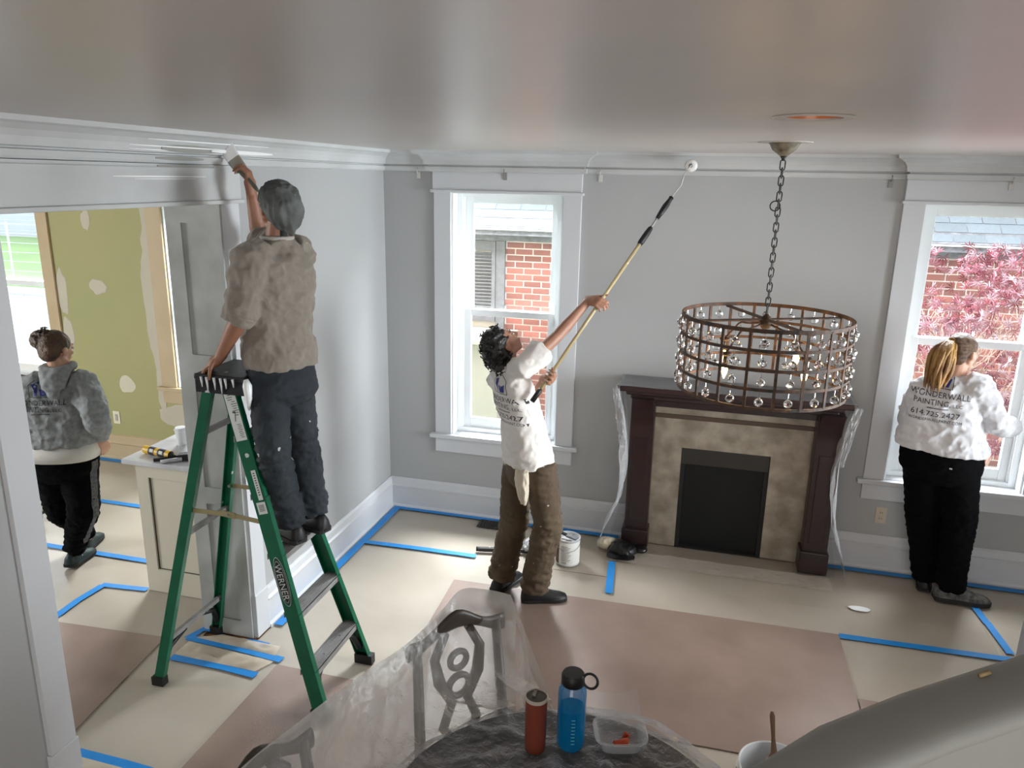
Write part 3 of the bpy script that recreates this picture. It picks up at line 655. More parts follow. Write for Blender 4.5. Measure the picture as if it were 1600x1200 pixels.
for k in range(nv):
    a = k*2*math.pi/nv+.1; d = V(math.cos(a), math.sin(a), 0); s = V(-math.sin(a), math.cos(a), 0)
    MB().obox((cx+d.x*R0, cy+d.y*R0, (zt+zb)/2), s*.0065, d*.004, V(0, 0, (zt-zb)/2)).build('upright_strip', M_rust, ch)
    a2 = a+math.pi/nv
    for j in range(4):
        zz = zt-(zt-zb)*(j+.62)/4
        inst('crystal_ball', cm, V(cx+math.cos(a2)*(R0+.006), cy+math.sin(a2)*(R0+.006), zz), ch)
for k in range(4):
    a = k*math.pi/2+.45; d = V(math.cos(a), math.sin(a), 0)
    MB().beam(V(cx, cy, zt-.012), V(cx, cy, zt-.012)+d*R0, .03, .006).build('spoke', M_rust, ch)
    a = a+.35; d = V(math.cos(a), math.sin(a), 0); pts = []
    for i in range(12):
        f = i/11; pts.append(V(cx, cy, 0)+d*(.02+.23*f)+V(0, 0, zt-.03-.02*math.sin(f*3.1)-(.12*max(0, f-.6)/.4)**1))
    arm = MB().tube(pts, .005, 7).build('arm', M_rust, ch, True)
    e = pts[-1]
    MB().lathe((e.x, e.y, e.z-.012), [(.001, -.004), (.02, 0), (.026, .012), (.024, .014), (.001, .01)], 16).build('candle_cup', M_rust, ch, True)
    MB().lathe((e.x, e.y, e.z), [(.001, -.06), (.011, -.06), (.011, 0), (.001, 0)], 14).build('candle_sleeve', mat('dark candle sleeve', (60, 44, 32), .5), ch, True)
    MB().lathe((e.x, e.y, e.z-.062), [(.001, -.062), (.006, -.05), (.013, -.03), (.015, -.015), (.009, 0), (.001, 0)], 16).build('bulb', mat('lit bulb', (255, 214, 150), .3, emit=((255, 200, 120), 9)), ch, True)
    l = bpy.data.lights.new('bulb_light', 'POINT'); l.energy = 2.1; l.color = (1, .62, .28); l.shadow_soft_size = .02
    lo = bpy.data.objects.new('bulb_light', l); COL.objects.link(lo); lo.location = (e.x, e.y, e.z-.095)
MB().lathe((cx, cy, zt-.03), [(.001, -.03), (.02, -.025), (.034, -.005), (.034, .01), (.02, .03), (.006, .045), (.001, .045)], 20).build('hub', M_rust, ch, True)

# ------------------------------------------------------------------ kitchen peninsula
M_cab = mat('cream painted cabinet', (214, 208, 190), .5)
pc = thing('kitchen_cabinet', (-.67, -1.4, 0), 'cream shaker-style base cabinet with stone top at the panelled pillar', 'cabinet')
MB().box(-.945, -.36, -1.69, -1.02, .0, .87).build('body', M_cab, pc)
dr = MB().box(-.945, -.86, -1.712, -1.69, .0, .865).box(-.42, -.36, -1.712, -1.69, 0, .865).box(-.86, -.42, -1.712, -1.69, 0, .16).box(-.86, -.42, -1.712, -1.69, .79, .865).build('front_frame', M_cab, pc)
MB().box(-.856, -.424, -1.699, -1.69, .164, .786).build('panel', M_cab, pc)
MB().box(-.872, -.852, -1.700, -1.6985, .15, .80).box(-.87, -.42, -1.7005, -1.699, .150, .166).build('panel_groove', mat('dark groove', (60, 52, 44), .7), pc)
MB().box(-1.02, -.345, -1.74, -.98, .872, .903, .005).build('countertop', mat('white grey stone top', (212, 214, 218), .22, var=(5, .8, (180, 180, 184))), pc)
# caulk tube and tools on the counter
p0 = V(-.96, -1.60, .903)
t = thing('caulk_tube', p0, 'yellow caulk tube with black printed bands lying on the counter', 'caulk tube')
A, B_ = V(-.95, -1.605, .929), V(-.73, -1.645, .929); dd = (B_-A).normalized()
MB().tube([A, A+dd*.001, B_], [.022, .0255, .0255], 20).build('tube_body', mat('yellow plastic', (222, 176, 34), .4), t, True, 40)
for a_, b_ in ((.05, .10), (.13, .19)): MB().tube([A+dd*a_, A+dd*b_], .0262, 20).build('label_band', mat('label navy', (36, 36, 52), .5), t, True, 40)
for a_ in (.060, .14): MB().obox(A+dd*(a_+.018)+V(-.0, -.024, .011), dd*.015, V(0, -.0015, .003), V(0, .004, .008)).build('label_text', mat('label cream', (210, 205, 190), .5), t)
MB().tube([B_, B_+dd*.006, B_+dd*.012, B_+dd*.05], [.024, .018, .008, .004], 12).build('nozzle', M_black, t, True)
t = thing('caulk_gun', V(-.66, -1.66, .903), 'black and silver tool lying at the end of the yellow caulk tube', 'tool')
MB().beam((-.80, -1.715, .915), (-.67, -1.63, .918), .02, .02).build('trigger', M_black, t); MB().beam((-.67, -1.65, .925), (-.60, -1.62, .93), .05, .04).build('frame', M_black, t)
MB().tube([(-.735, -1.735, .916), (-.64, -1.66, .92)], .012, 12).build('handle', mat('bright steel', (180, 182, 184), .25, .9), t, True)
t = thing('paper_cup', V(-.84, -1.40, .903), 'white disposable cup with lid on the counter by the pillar', 'cup')
pcx, pcy = -.84, -1.40
MB().lathe((pcx, pcy, .903), [(.001, 0), (.028, 0), (.038, .105), (.001, .105)], 24).build('cup_body', M_white, t, True, 40)
MB().lathe((pcx, pcy, 1.008), [(.001, .014), (.034, .014), (.036, .004), (.042, .002), (.042, -.004), (.001, -.004)], 24).build('lid', M_white, t, True, 40)
# unidentified small black thing on the kitchen floor, shaped as disc and plate
p = atz(60, 815, 0)
t = thing('black_floor_item', p, 'small black unidentified wheel on the kitchen floor behind the near pillar', 'item')
MB().lathe(p+V(0, -.015, .045), [(.001, 0), (.04, 0), (.045, .006), (.045, .024), (.04, .03), (.001, .03)], 24, axis=(0.2, 1, 0)).build('black_disc', M_black, t, True, 40)
MB().obox(p+V(0, 0, .075), V(.045, 0, 0), V(0, .03, 0), V(0, 0, .012)).build('top_plate', mat('dark steel', (60, 60, 62), .4, .6), t)
# ------------------------------------------------------------------ lettering
def text2d(s, width=None, height=None, space=1.0, shear=0):
    c = bpy.data.curves.new('t', 'FONT'); c.body = s; c.size = 1; c.space_character = space; c.shear = shear; c.resolution_u = 2
    o = bpy.data.objects.new('t', c); COL.objects.link(o)
    dg = bpy.context.evaluated_depsgraph_get(); dg.update(); me = bpy.data.meshes.new_from_object(o.evaluated_get(dg))
    bm = bmesh.new(); bm.from_mesh(me); bmesh.ops.triangulate(bm, faces=bm.faces)
    v = np.array([q.co[:2] for q in bm.verts]); f = [tuple(q.index for q in g.verts) for g in bm.faces]; bm.free()
    bpy.data.objects.remove(o); bpy.data.curves.remove(c)
    mn, mx = v.min(0), v.max(0); v = v-(mn+mx)/2; k = 1
    if width: k = width/(mx[0]-mn[0])
    v = v*k
    if height: v[:, 1] *= height/((mx[1]-mn[1])*k)
    return v, f
def poly2d(pts, w=None):
    if w is None: return np.array(pts), [tuple(range(len(pts)))]
    vs = []; fs = []
    for a, b in zip(pts, pts[1:]):
        a = np.array(a); b = np.array(b); d = (b-a)/np.linalg.norm(b-a); n_ = np.array((-d[1], d[0]))*w/2; k = len(vs)
        vs += [a+n_-d*w/2, a-n_-d*w/2, b-n_+d*w/2, b+n_+d*w/2]; fs.append((k, k+1, k+2, k+3))
    return np.array(vs), fs
def print_on(target, parent, items, origin, right, up, fwd, ctr, name='print'):
    """lay flat print on a curved garment: every vertex is dropped onto the cloth surface"""
    me = target.data; bvh = BVHTree.FromPolygons([q.co+WL[target.name] for q in me.vertices], [tuple(q.vertices) for q in me.polygons])
    byc = {}
    for (v, f), (du, dv), mt in items:
        bm = bmesh.new(); vv = [bm.verts.new((a[0]+du, a[1]+dv, 0)) for a in v]
        for g in f:
            try: bm.faces.new([vv[i] for i in g])
            except ValueError: pass
        for _ in range(3):
            es = [e for e in bm.edges if e.calc_length() > .014]
            if es: bmesh.ops.subdivide_edges(bm, edges=es, cuts=1, use_grid_fill=False)
        bmesh.ops.triangulate(bm, faces=bm.faces); bm.verts.index_update(); bm.verts.ensure_lookup_table()
        mb = byc.setdefault(mt.name, (mt, MB()))[1]; P = []
        for q in bm.verts:
            p = origin+right*q.co.x+up*q.co.y; p = p-fwd*((p-ctr).dot(fwd)); hit = bvh.ray_cast(p, -fwd, .20)
            P.append((hit[0]-fwd*.0035) if hit[0] is not None else None)
        Q = [p_ or V(0, 0, -9) for p_ in P]
        mb.addc(Q, [ix for ix in ([q.index for q in g.verts] for g in bm.faces) if all(P[i] is not None for i in ix) and max((Q[ix[0]]-Q[ix[1]]).length, (Q[ix[1]]-Q[ix[2]]).length) < .035]); bm.free()
    for mt, mb in byc.values(): mb.build(name, mt, parent)
M_ink = mat('dark ink', (38, 38, 46), .7); M_inkb = mat('blue ink', (38, 50, 128), .6)
def company(w, short=False):
    it = []; y = 0
    h = w*.19
    it.append((poly2d([(-h, -h*.9), (-h, h*.45), (0, h*1.25), (h, h*.45), (h, -h*.9), (-h, -h*.9)], w*.012), (0, w*.42), M_ink))
    it.append((poly2d([(-.75*h, .5*h), (-.1*h, .75*h), (-.12*h, -.1*h), (-.3*h, -.75*h), (-.5*h, -.75*h), (-.45*h, -.05*h)]), (0, w*.42), M_inkb))
    it.append((poly2d([(0, 0), (.22*h, -.05*h), (.3*h, -.35*h), (.4*h, -.05*h), (.62*h, -.05*h), (.68*h, .1*h), (.85*h, .1*h), (.62*h, -.75*h), (.12*h, -.78*h)]), (0, w*.42), M_inkb))
    it.append((text2d('WONDERWALL', w, w*.105, 1.05), (0, w*.13), M_ink))
    it.append((text2d('PAINTING,', w*.62, w*.115), (-w*.11, -w*.02), M_ink)); it.append((text2d('LLC', w*.16, w*.06), (w*.32, -w*.035), M_ink))
    it.append((text2d('COLUMBUS, OHIO' if False else 'INSIDE & OUT', w*.36, w*.028), (0, -w*.115), M_ink))
    if not short:
        it.append((text2d('614.725.2427', w*.82, w*.10), (-w*.03, -w*.22), M_ink))
        it.append((text2d('WONDERWALLPAINT.COM', w*.9, w*.055), (-w*.02, -w*.345), M_ink))
    return it
# the small middle line is unreadable in the photograph: plain fine bars instead of words
_c0 = company
def company(w, short=False):
    it = [i for k, i in enumerate(_c0(w, short)) if k != 6]
    for a in range(9): it.append((poly2d([(-w*.014, 0), (w*.010, 0)], w*.014), (-w*.16+a*w*.04, -w*.115), M_ink))
    return it

# ------------------------------------------------------------------ step ladder
M_lad = mat('green fibreglass', (8, 96, 66), .38, var=(9, .6, (6, 78, 54)), spots=(13, .14, (190, 200, 196), .12), bump=(40, .1))
M_ladd = mat('black paint-spotted plastic', (18, 20, 26), .45, spots=(16, .26, (196, 197, 204), .4), bump=(20, .3))
lad = thing('step_ladder', (.25, -2.25, 0), 'green fibreglass step ladder spattered with white paint, under the man with the brush', 'ladder')
def fr(z, near): f = 1-z/1.66; return V(.225+.50*f, (-2.365-.15*f) if near else (-2.12+.12*f), z)
def rr(z, near): f = 1-z/1.66; return V(.13-.37*f, (-2.365-.14*f) if near else (-2.12+.13*f), z)
for near in (True, False):
    s = -1 if near else 1
    a, b = fr(1.66, near), fr(.02, near); d = (b-a).normalized(); wv = d.cross(V(0, 1, 0)).normalized()
    MB().beam(a, b, .074, .005, (0, 1, 0)).beam(a+wv*.035-V(0, s*.014, 0), b+wv*.035-V(0, s*.014, 0), .005, .030, (0, 1, 0)).beam(a-wv*.035-V(0, s*.014, 0), b-wv*.035-V(0, s*.014, 0), .005, .030, (0, 1, 0)).build('front_rail', M_lad, lad)
    MB().obox(fr(.025, near)-V(0, s*.012, 0), V(.052, 0, 0), V(0, .022, 0), V(0, 0, .027)).build('foot', M_black, lad)
    a, b = rr(1.64, near), rr(.02, near); d = (b-a).normalized(); wv = d.cross(V(0, 1, 0)).normalized()
    MB().beam(a, b, .052, .005, (0, 1, 0)).beam(a+wv*.024-V(0, s*.013, 0), b+wv*.024-V(0, s*.013, 0), .005, .028, (0, 1, 0)).beam(a-wv*.024-V(0, s*.013, 0), b-wv*.024-V(0, s*.013, 0), .005, .028, (0, 1, 0)).build('rear_rail', M_lad, lad)
    MB().obox(rr(.022, near)-V(0, s*.01, 0), V(.034, 0, 0), V(0, .022, 0), V(0, 0, .024)).build('foot', M_black, lad)
    # spreader: two hinged bars
    m0, m1 = rr(.99, near)+V(.01, -s*.012, 0), fr(.98, near)+V(0, -s*.012, 0); mid = (m0+m1)/2+V(0, 0, .012)
    MB().beam(m0, mid, .006, .022, (0, 0, 1)).beam(mid, m1, .006, .022, (0, 0, 1)).obox(mid, V(.04, 0, -.003), V(0, .006, 0), V(0, 0, .014)).build('spreader', mat('tan metal bar', (150, 140, 104), .4, .7), lad)
    for e in (m0, m1, mid): MB().tube([e-V(0, .012, 0), e+V(0, .012, 0)], .008, 10).build('rivet', M_metal, lad)
    # knee braces at the bottom
    for F_, zz in ((fr, .25), (rr, .25)):
        e = F_(.10, near)-V(0, s*.02, 0); g = F_(zz-.01, near)-V(0, s*.16, 0); mm_ = (e+g)/2-V(0, 0, 0)+V(0, s*.03, .02)
        MB().tube([e, mm_, g], [.022, .014, .016], 8).build('corner_brace', M_black, lad, True)
for z in (.25, .54, .83, 1.12, 1.40):
    a, b = fr(z, True), fr(z, False); q = MB().box(a.x-.040, a.x+.04, a.y, b.y, z-.004, z).box(a.x+.036, a.x+.04, a.y, b.y, z-.034, z).box(a.x-.045, a.x-.041, a.y, b.y, z-.03, z)
    for k in range(7): q.box(a.x-.038+k*.012, a.x-.034+k*.012, a.y, b.y, z, z+.0025)
    q.build('step', M_metal, lad)
for z in (.25, .85, 1.39):
    a, b = rr(z, True), rr(z, False); MB().beam(a, b, .022, .024).build('rear_bar', M_metal, lad)
q = MB().box(.075, .345, -2.405, -2.08, 1.672, 1.70, .008).box(.08, .34, -2.403, -2.393, 1.61, 1.674, .004).box(.08, .34, -2.09, -2.082, 1.61, 1.674, .004).box(.078, .088, -2.392, -2.092, 1.62, 1.674).box(.332, .342, -2.392, -2.092, 1.62, 1.674)
q.build('top_cap', M_ladd, lad)
MB().tube([(.349, -2.39, 1.69), (.359, -2.395, 1.66), (.358, -2.39, 1.60), (.355, -2.39, 1.54)], [.012, .022, .018, .004], 10).build('dried_paint_drip', M_white, lad, True)
for k, (dx, l_) in enumerate(((.12, .05), (.15, .075), (.19, .06), (.225, .075), (.25, .05), (.29, .04))):
    MB().tube([(dx, -2.408, 1.69), (dx+.004, -2.409, 1.69-l_*.5), (dx+.003, -2.407, 1.69-l_)], [.007, .005, .002], 6).build('dried_paint_drip', M_white, lad, True)
# stickers and maker's oval on the near front rail
a, b = fr(1.66, True), fr(0, True); dn = (b-a).normalized(); ac = V(0, 1, 0).cross(dn).normalized()*-1; ac = ac if ac.x > 0 else -ac; ny = V(0, -1, 0)
def rail_items(z, items, off=.0045):
    o_ = fr(z, True)+ny*off
    for (v, f), (du, dv), mt, nm in items: MB().add([o_+ac*(p[0]+du)+(-dn)*(p[1]+dv) for p in v], f).build(nm, mt, lad)
rect = lambda w_, h_: (np.array([(-w_/2, -h_/2), (w_/2, -h_/2), (w_/2, h_/2), (-w_/2, h_/2)]), [(0, 1, 2, 3)])
M_lab = mat('white sticker', (205, 208, 206), .5); M_lt = mat('sticker ink', (60, 62, 64), .6)
it = [(rect(.062, .24), (0, 0), M_lab, 'label')]; rail_items(1.50, it, .0045)
it = [(text2d('7', .018, .05), (.0, -.0), M_lt, 'label_text')]
for k in range(10): it.append((rect(.018+.02*((k*37 % 10)/10), .003), (.012 if k > 2 else -.004, .105-k*.011), M_lt, 'label_text'))
for k in range(8): it.append((rect(.022, .0025), (.012 if k % 2 else .008, -.04-k*.009), M_lt, 'label_text'))
rail_items(1.50, it, .0055)
rail_items(1.17, [(rect(.026, .15), (.012, 0), M_lab, 'label'), (rect(.05, .06), (.004, -.115), M_lab, 'label')], .0045)
it = [(rect(.010, .005), (.012, .06-k*.012), M_lt, 'label_text') for k in range(10)]+[(rect(.03, .003), (.004, -.1-k*.007), M_lt, 'label_text') for k in range(5)]
rail_items(1.17, it, .0055)
ov = lambda w_, h_: (np.array([(w_*math.cos(k*math.pi/14), h_*math.sin(k*math.pi/14)) for k in range(28)]), [tuple(range(28))])
rail_items(.70, [(ov(.033, .128), (0, 0), M_lab, 'maker_oval')], .0042); rail_items(.70, [(ov(.0305, .1245), (0, 0), mat('oval green', (10, 70, 56), .4), 'maker_oval')], .0052)
rail_items(.70, [(ov(.0265, .108), (0, 0), M_lab, 'maker_oval')], .0060); rail_items(.70, [(ov(.0245, .1055), (0, 0), mat('oval black', (20, 26, 30), .4), 'maker_oval')], .0068)
v, f = text2d('WERNER', .185, .034, 1.0); rail_items(.70, [((np.array([(p[1], -p[0]) for p in v]), f), (0, 0), M_lab, 'maker_name')], .0078)

# ------------------------------------------------------------------ people
def sup(c, r, f, a, b, n=28, e=2.4):
    out = []
    for k in range(n):
        t = k*2*math.pi/n; ct, st = math.cos(t), math.sin(t)
        out.append(Vector(c)+r*a*math.copysign(abs(ct)**(2/e), ct)+f*b*math.copysign(abs(st)**(2/e), st))
    return out
def hand(mb, w, d, pn, side, curl=.5, thumb=.3, s=1.0, spread=.12):
    """palm, four unequal bent fingers and an opposed thumb; d = finger direction, pn = out of the palm, side = towards the thumb"""
    d = d.normalized(); pn = (pn-d*pn.dot(d)).normalized(); sd = d.cross(pn)*side
    mb.cone(w-d*.02, .024*s, w+d*.03*s, .030*s, 12, 1.25, sd); mb.ell(w+d*.052*s, sd*.041*s, d*.046*s, pn*.017*s, 14, 9)
    for i, L in enumerate(((.044, .026, .021), (.048, .030, .023), (.045, .028, .022), (.036, .021, .019))):
        p = w+d*(.088-.004*abs(i-1)-(.006 if i == 3 else 0))*s+sd*(.030-.0205*i)*s; a = 0; dd = (d+sd*(1.5-i)*spread*.6).normalized()
        mb.cone(w+d*.05*s+sd*(.024-.016*i)*s, .0105*s, p, .0095*s, 8)
        for j, l in enumerate(L):
            a += curl*(.75, 1.0, .7)[j]; q = p+(dd*math.cos(a)+pn*math.sin(a))*l*s; mb.cone(p, (.0093-.0010*j)*s, q, (.0086-.0012*j)*s, 8); p = q
    p = w+d*.018*s+sd*.026*s; q = p+(d*.55+sd*.62+pn*.45).normalized()*.040*s; mb.cone(p, .0135*s, q, .0112*s, 8)
    t = (d*.8+sd*(.35-thumb)+pn*(.3+thumb)).normalized(); u = q+t*.030*s; mb.cone(q, .0108*s, u, .0095*s, 8)
    mb.cone(u, .0095*s, u+(t+pn*.25*thumb-sd*.2*thumb).normalized()*.023*s, .0078*s, 8)
def head(mb, c, f, u, s=1.0, beard=0):
    f = f.normalized(); u = (u-f*u.dot(f)).normalized(); r = f.cross(u); P = lambda x, y, z: c+(r*x+f*y+u*z)*s
    mb.ell(P(0, -.012, .030), r*.074*s, f*.094*s, u*.088*s, 22, 16)
    mb.ell(P(0, .024, -.020), r*.061*s, f*.066*s, u*.088*s, 18, 14); mb.ell(P(0, .050, -.088), r*.030*s, f*.030*s, u*.022*s)
    for x in (-1, 1):
        mb.cone(P(x*.058, -.010, -.050), .018*s, P(x*.022, .052, -.092), .017*s); mb.ell(P(x*.036, .062, -.022), r*.022*s, f*.02*s, u*.018*s)
        mb.ell(P(x*.076, -.006, -.008), r*.009*s, f*.018*s, u*.030*s, 12, 8); mb.ell(P(x*.081, -.012, -.002), r*.007*s, f*.012*s, u*.022*s, 10, 7)
        mb.cone(P(x*.012, .080, .026), .010*s, P(x*.042, .070, .027), .009*s)
    mb.cone(P(0, .082, .012), .008*s, P(0, .104, -.026), .0115*s); mb.ell(P(.011, .095, -.030), r*.008*s, f*.010*s, u*.008*s); mb.ell(P(-.011, .095, -.030), r*.008*s, f*.010*s, u*.008*s)
    mb.cone(P(-.016, .083, -.053), .0075*s, P(.016, .083, -.053), .0075*s); mb.cone(P(-.014, .080, -.066), .0085*s, P(.014, .080, -.066), .0085*s)
    return P
def grip(g, pd, hd, rad):
    hd = (hd-pd*hd.dot(pd)).normalized(); pn = hd.cross(pd)
    return hd, pn
def face_bits(P, r, f, u, parent, brow=(30, 20, 16)):
    for x in (-1, 1):
        MB().ell(P(x*.031, .0815, .006), r*.0125, f*.0075, u*.0085, 12, 8).build('eye', mat('eye white', (205, 198, 190), .2), parent, True)
        MB().ell(P(x*.032, .088, .007), r*.0055, f*.003, u*.0055, 10, 6).build('iris', mat('dark iris', (30, 20, 14), .2), parent, True)
        MB().cone(P(x*.014, .0885, .030), .0032, P(x*.046, .076, .033), .0024, 6).build('eyebrow', mat('brow %d' % brow[0], brow, .8), parent, True)
    MB().cone(P(-.017, .090, -.0595), .0018, P(.017, .090, -.0595), .0018, 6).build('mouth_line', mat('mouth dark', (92, 44, 40), .6), parent, True)
def shoe(parent, ank, d, zf, mt, sole, s=1.0, name='shoe', tilt=0):
    d = V(d[0], d[1], 0).normalized(); r = V(d.y, -d.x, 0); R = []; S = []
    for t, w_, h_ in ((-.078, .022, .055), (-.070, .034, .085), (-.04, .041, .105), (0, .042, .108), (.04, .042, .088), (.085, .046, .068), (.125, .049, .055), (.165, .045, .046), (.19, .034, .036), (.203, .018, .024)):
        c = V(ank.x, ank.y, zf)+d*t*s; w_ *= s; h_ *= s
        R.append([c+r*w_*math.cos(a)+V(0, 0, .012*s+(h_-.012*s)*max(0, math.sin(a))+tilt*max(0, .02-t)) for a in [k*math.pi/11 for k in range(12)]])
        w2 = w_+.006*s; S.append([c+r*w2+V(0, 0, tilt*max(0, .02-t)), c+r*w2+V(0, 0, .022*s+tilt*max(0, .02-t)), c-r*w2+V(0, 0, .022*s+tilt*max(0, .02-t)), c-r*w2+V(0, 0, tilt*max(0, .02-t))])
    o = MB().rings(R).build(name, mt, parent, True, 60); MB().rings(S).build('sole', sole, o)
    la = MB()
    for k in range(5):
        t = .03+.018*k; hh = (.093-.009*k)*s; c = V(ank.x, ank.y, zf)+d*t*s
        la.tube([c+r*.020*s+V(0, 0, hh-.012), c+V(0, 0, hh+.001), c-r*.020*s+V(0, 0, hh-.012)], .0028, 5)
    la.build('laces', mat('laces grey', (150, 150, 148), .7), o, True)
    return o
def human(name, P, label, group=None):
    f, r = P['f'], P['r']; up = V(0, 0, 1)
    t = thing(name, P['base'], label, 'person', group)
    b = MB(); aS, bS = P.get('skin_w', (.15, .09))
    tw = P['torso']   # [(centre, a, b)] from crotch to neck base
    b.rings([sup(c, r, f, a_*.86, b_*.86) for c, a_, b_ in tw])
    b.cone(P['neck']-up*.03, .062, P['headc']-P['hf'].normalized()*.02-P['hu'].normalized()*.06, .054, 14)
    Pf = head(b, P['headc'], P['hf'], P['hu'], P.get('hs', 1))
    for i in (0, 1):
        sh, el, wr = P['sh'][i], P['el'][i], P['wr'][i]; ks = P.get('arm', 1)
        b.cone(P['neck']*.35+sh*.65, .05, sh, .054*ks); b.cone(sh, .050*ks, el, .040*ks); md = el.lerp(wr, .3)
        b.cone(el, .039*ks, md, .043*ks); b.cone(md, .043*ks, wr, .026*ks, 12)
        hd, pn, cu, th = P['hand'][i][:4]; sg = P['hand'][i][4] if len(P['hand'][i]) > 4 else (1, -1)[i]; hand(b, wr, hd, pn, sg, cu, th, P.get('hsz', 1))
        hp, kn, an = P['hip'][i], P['kn'][i], P['an'][i]
        b.cone(hp, .075, kn, .052); b.cone(kn, .05, kn.lerp(an, .35), .052); b.cone(kn.lerp(an, .35), .05, an, .036); b.ell(an-up*.03, r*.035, f*.05, up*.035)
    o = voxel(b, .0056, 4).build('body', P['skin'], t, True)
    return t, Pf
def shirt(P, t, mt, name='shirt', hem=None, sleeve=1.0, slr=(.075, .06), neck_r=.072, wr_amp=.010, hem_z=None, tight=1.0):
    f, r = P['f'], P['r']; b = MB(); up = V(0, 0, 1)
    b.rings([sup(c, r, f, a_, b_) for c, a_, b_ in P['shirt']])
    for i in (0, 1):
        sh, el, wr = P['sh'][i], P['el'][i], P['wr'][i]; c0 = P['neck'].lerp(sh, .55)-up*.012
        if sleeve <= 1: e = sh.lerp(el, sleeve); b.tube([c0, sh, sh.lerp(e, .5), e], [slr[0]*.92, slr[0], (slr[0]+slr[1])/2, slr[1]], 20)
        else:
            e = el.lerp(wr, sleeve-1); b.tube([c0, sh, sh.lerp(el, .5), sh.lerp(el, .93), el.lerp(wr, .12), e.lerp(el, .25), e], [slr[0]*.92, slr[0], (slr[0]+slr[1])/2, slr[1], slr[1]*.98, slr[1]*.82, slr[1]*.72], 20)
    m_ = voxel(b, .0078, 5)
    ctr = P['shirt'][len(P['shirt'])//2][0]
    m_ = crumple(m_, wr_amp, 7, (1, 1, 1.7), True, seed=P.get('seed', 0)); m_ = crumple(m_, wr_amp*.5, 17, (1, 1, 1), True, seed=3)
    return m_.build(name, mt, t, True)
def pants(P, t, mt, rad, name='trousers', amp=.010, hem=.0):
    f, r = P['f'], P['r']; b = MB(); up = V(0, 0, 1)
    b.rings([sup(c, r, f, a_, b_) for c, a_, b_ in P['pelvis']])
    for i in (0, 1):
        hp, kn, an = P['hip'][i], P['kn'][i], P['an'][i]; q = rad
        b.tube([hp+up*.05, hp-up*.04, hp.lerp(kn, .55), kn, kn.lerp(an, .5), an-up*hem], [q[0]*.9, q[0], (q[0]+q[1])/2, q[1], (q[1]+q[2])/2*.98, q[2]], 22)
    m_ = voxel(b, .0085, 5)
    zk = [P['kn'][0].z, P['kn'][1].z, P['an'][0].z+.05]
    msk = lambda p: .55+.9*max(math.exp(-((p[2]-z)/.10)**2) for z in zk)
    m_ = crumple(m_, amp, 8, (1, 1, 2.0), True, msk, seed=P.get('seed', 0)); m_ = crumple(m_, amp*.4, 22, (1, 1, 1.3), True, msk)
    return m_.build(name, mt, t, True)
UP = V(0, 0, 1)
def sub(a, k): return a*k
M_skA = mat('tanned skin', (150, 106, 84), .5, var=(8, .5, (134, 90, 70))); M_skB = mat('light tanned skin', (164, 120, 98), .5, var=(8, .5, (148, 102, 82))); M_skC = mat('fair skin', (216, 170, 146), .5)
M_hairB = mat('black curly hair', (16, 14, 14), .35, bump=(60, .6))

# ---- man with the brush on the ladder
f = V(-.85, .52, 0).normalized(); r = V(f.y, -f.x, 0)
A = dict(f=f, r=r, base=V(.45, -2.2, .83), seed=1, skin=M_skA)
pel, wai, che, sho, nek = at(440, 588, -2.2), at(434, 540, -2.2), at(432, 450, -2.22), at(432, 398, -2.2), at(433, 374, -2.19)
A['torso'] = [(pel-UP*.08, .12, .09), (pel, .16, .11), (wai, .15, .10), (che, .17, .11), (sho, .15, .085), (nek, .06, .06)]
A['neck'] = nek; A['headc'] = at(434, 323, -2.19); A['hf'] = V(-.44, .30, .22).normalized(); A['hu'] = V(.2, -.12, 1)
A['sh'] = (at(392, 408, -2.34), at(464, 398, -2.06)); A['el'] = (at(376, 494, -2.42), at(407, 378, -1.93)); A['wr'] = (at(343, 559, -2.36), at(392, 296, -2.0))
A['hand'] = ((V(-.7, .05, -.55), V(.35, .1, -1), .45, .3), (V(-.10, .05, 1), V(-.95, -.25, .1), 1.05, .4))
A['hip'] = (at(417, 585, -2.28), at(457, 582, -2.12)); A['kn'] = (at(428, 712, -2.34), at(474, 700, -2.15)); A['an'] = (V(.47, -2.27, .925), V(.525, -2.13, .925))
pA, PfA = human('person', A, 'man in grey sweatshirt and bandana on the green ladder, brushing the cornice')
A['shirt'] = [(at(440, 570, -2.2), .175, .135), (at(437, 545, -2.2), .178, .135), (at(434, 505, -2.2), .165, .125), (at(432, 450, -2.21), .185, .13), (at(432, 412, -2.21), .175, .12), (at(432, 392, -2.2), .13, .095), (nek+UP*.005, .075, .072)]
sA = shirt(A, pA, mat('grey sweatshirt', (134, 126, 116), .85, var=(5, .4, (122, 114, 106)), spots=(26, .07, (186, 184, 180), .1), bump=(220, .2), sheen=.2), 'sweatshirt', sleeve=1.06, slr=(.094, .076), wr_amp=.017)
b = MB()
for i_, (sc_) in enumerate((0, 1)):
    el, sh, wr = A['el'][i_], A['sh'][i_], A['wr'][i_]
    for k in range(4): c = sh.lerp(el, .80+.085*k); d = (el-sh).normalized(); a_ = d.orthogonal().normalized(); b.torus(c, a_, d.cross(a_), .060-.002*k, .014, 24, 8)
b.build('sleeve_bunch', MATS['grey sweatshirt'], pA, True)
b = MB().torus(nek+UP*.008, r*1.0, f*1.0, .069, .011, 28, 8).build('collar', mat('pale undershirt', (176, 172, 166), .8), pA, True)
A['pelvis'] = [(pel-UP*.12-f*.02, .13, .10), (pel-UP*.06-f*.02, .168, .135), (pel-f*.01, .168, .135), (wai-UP*.02, .155, .12)]
M_jean = mat('dark paint-spattered jeans', (36, 44, 50), .8, var=(2.6, 1, (18, 26, 36)), spots=(20, .17, (180, 184, 186), .12), bump=(200, .25))
jA = pants(A, pA, M_jean, (.098, .080, .074), 'jeans', .014)
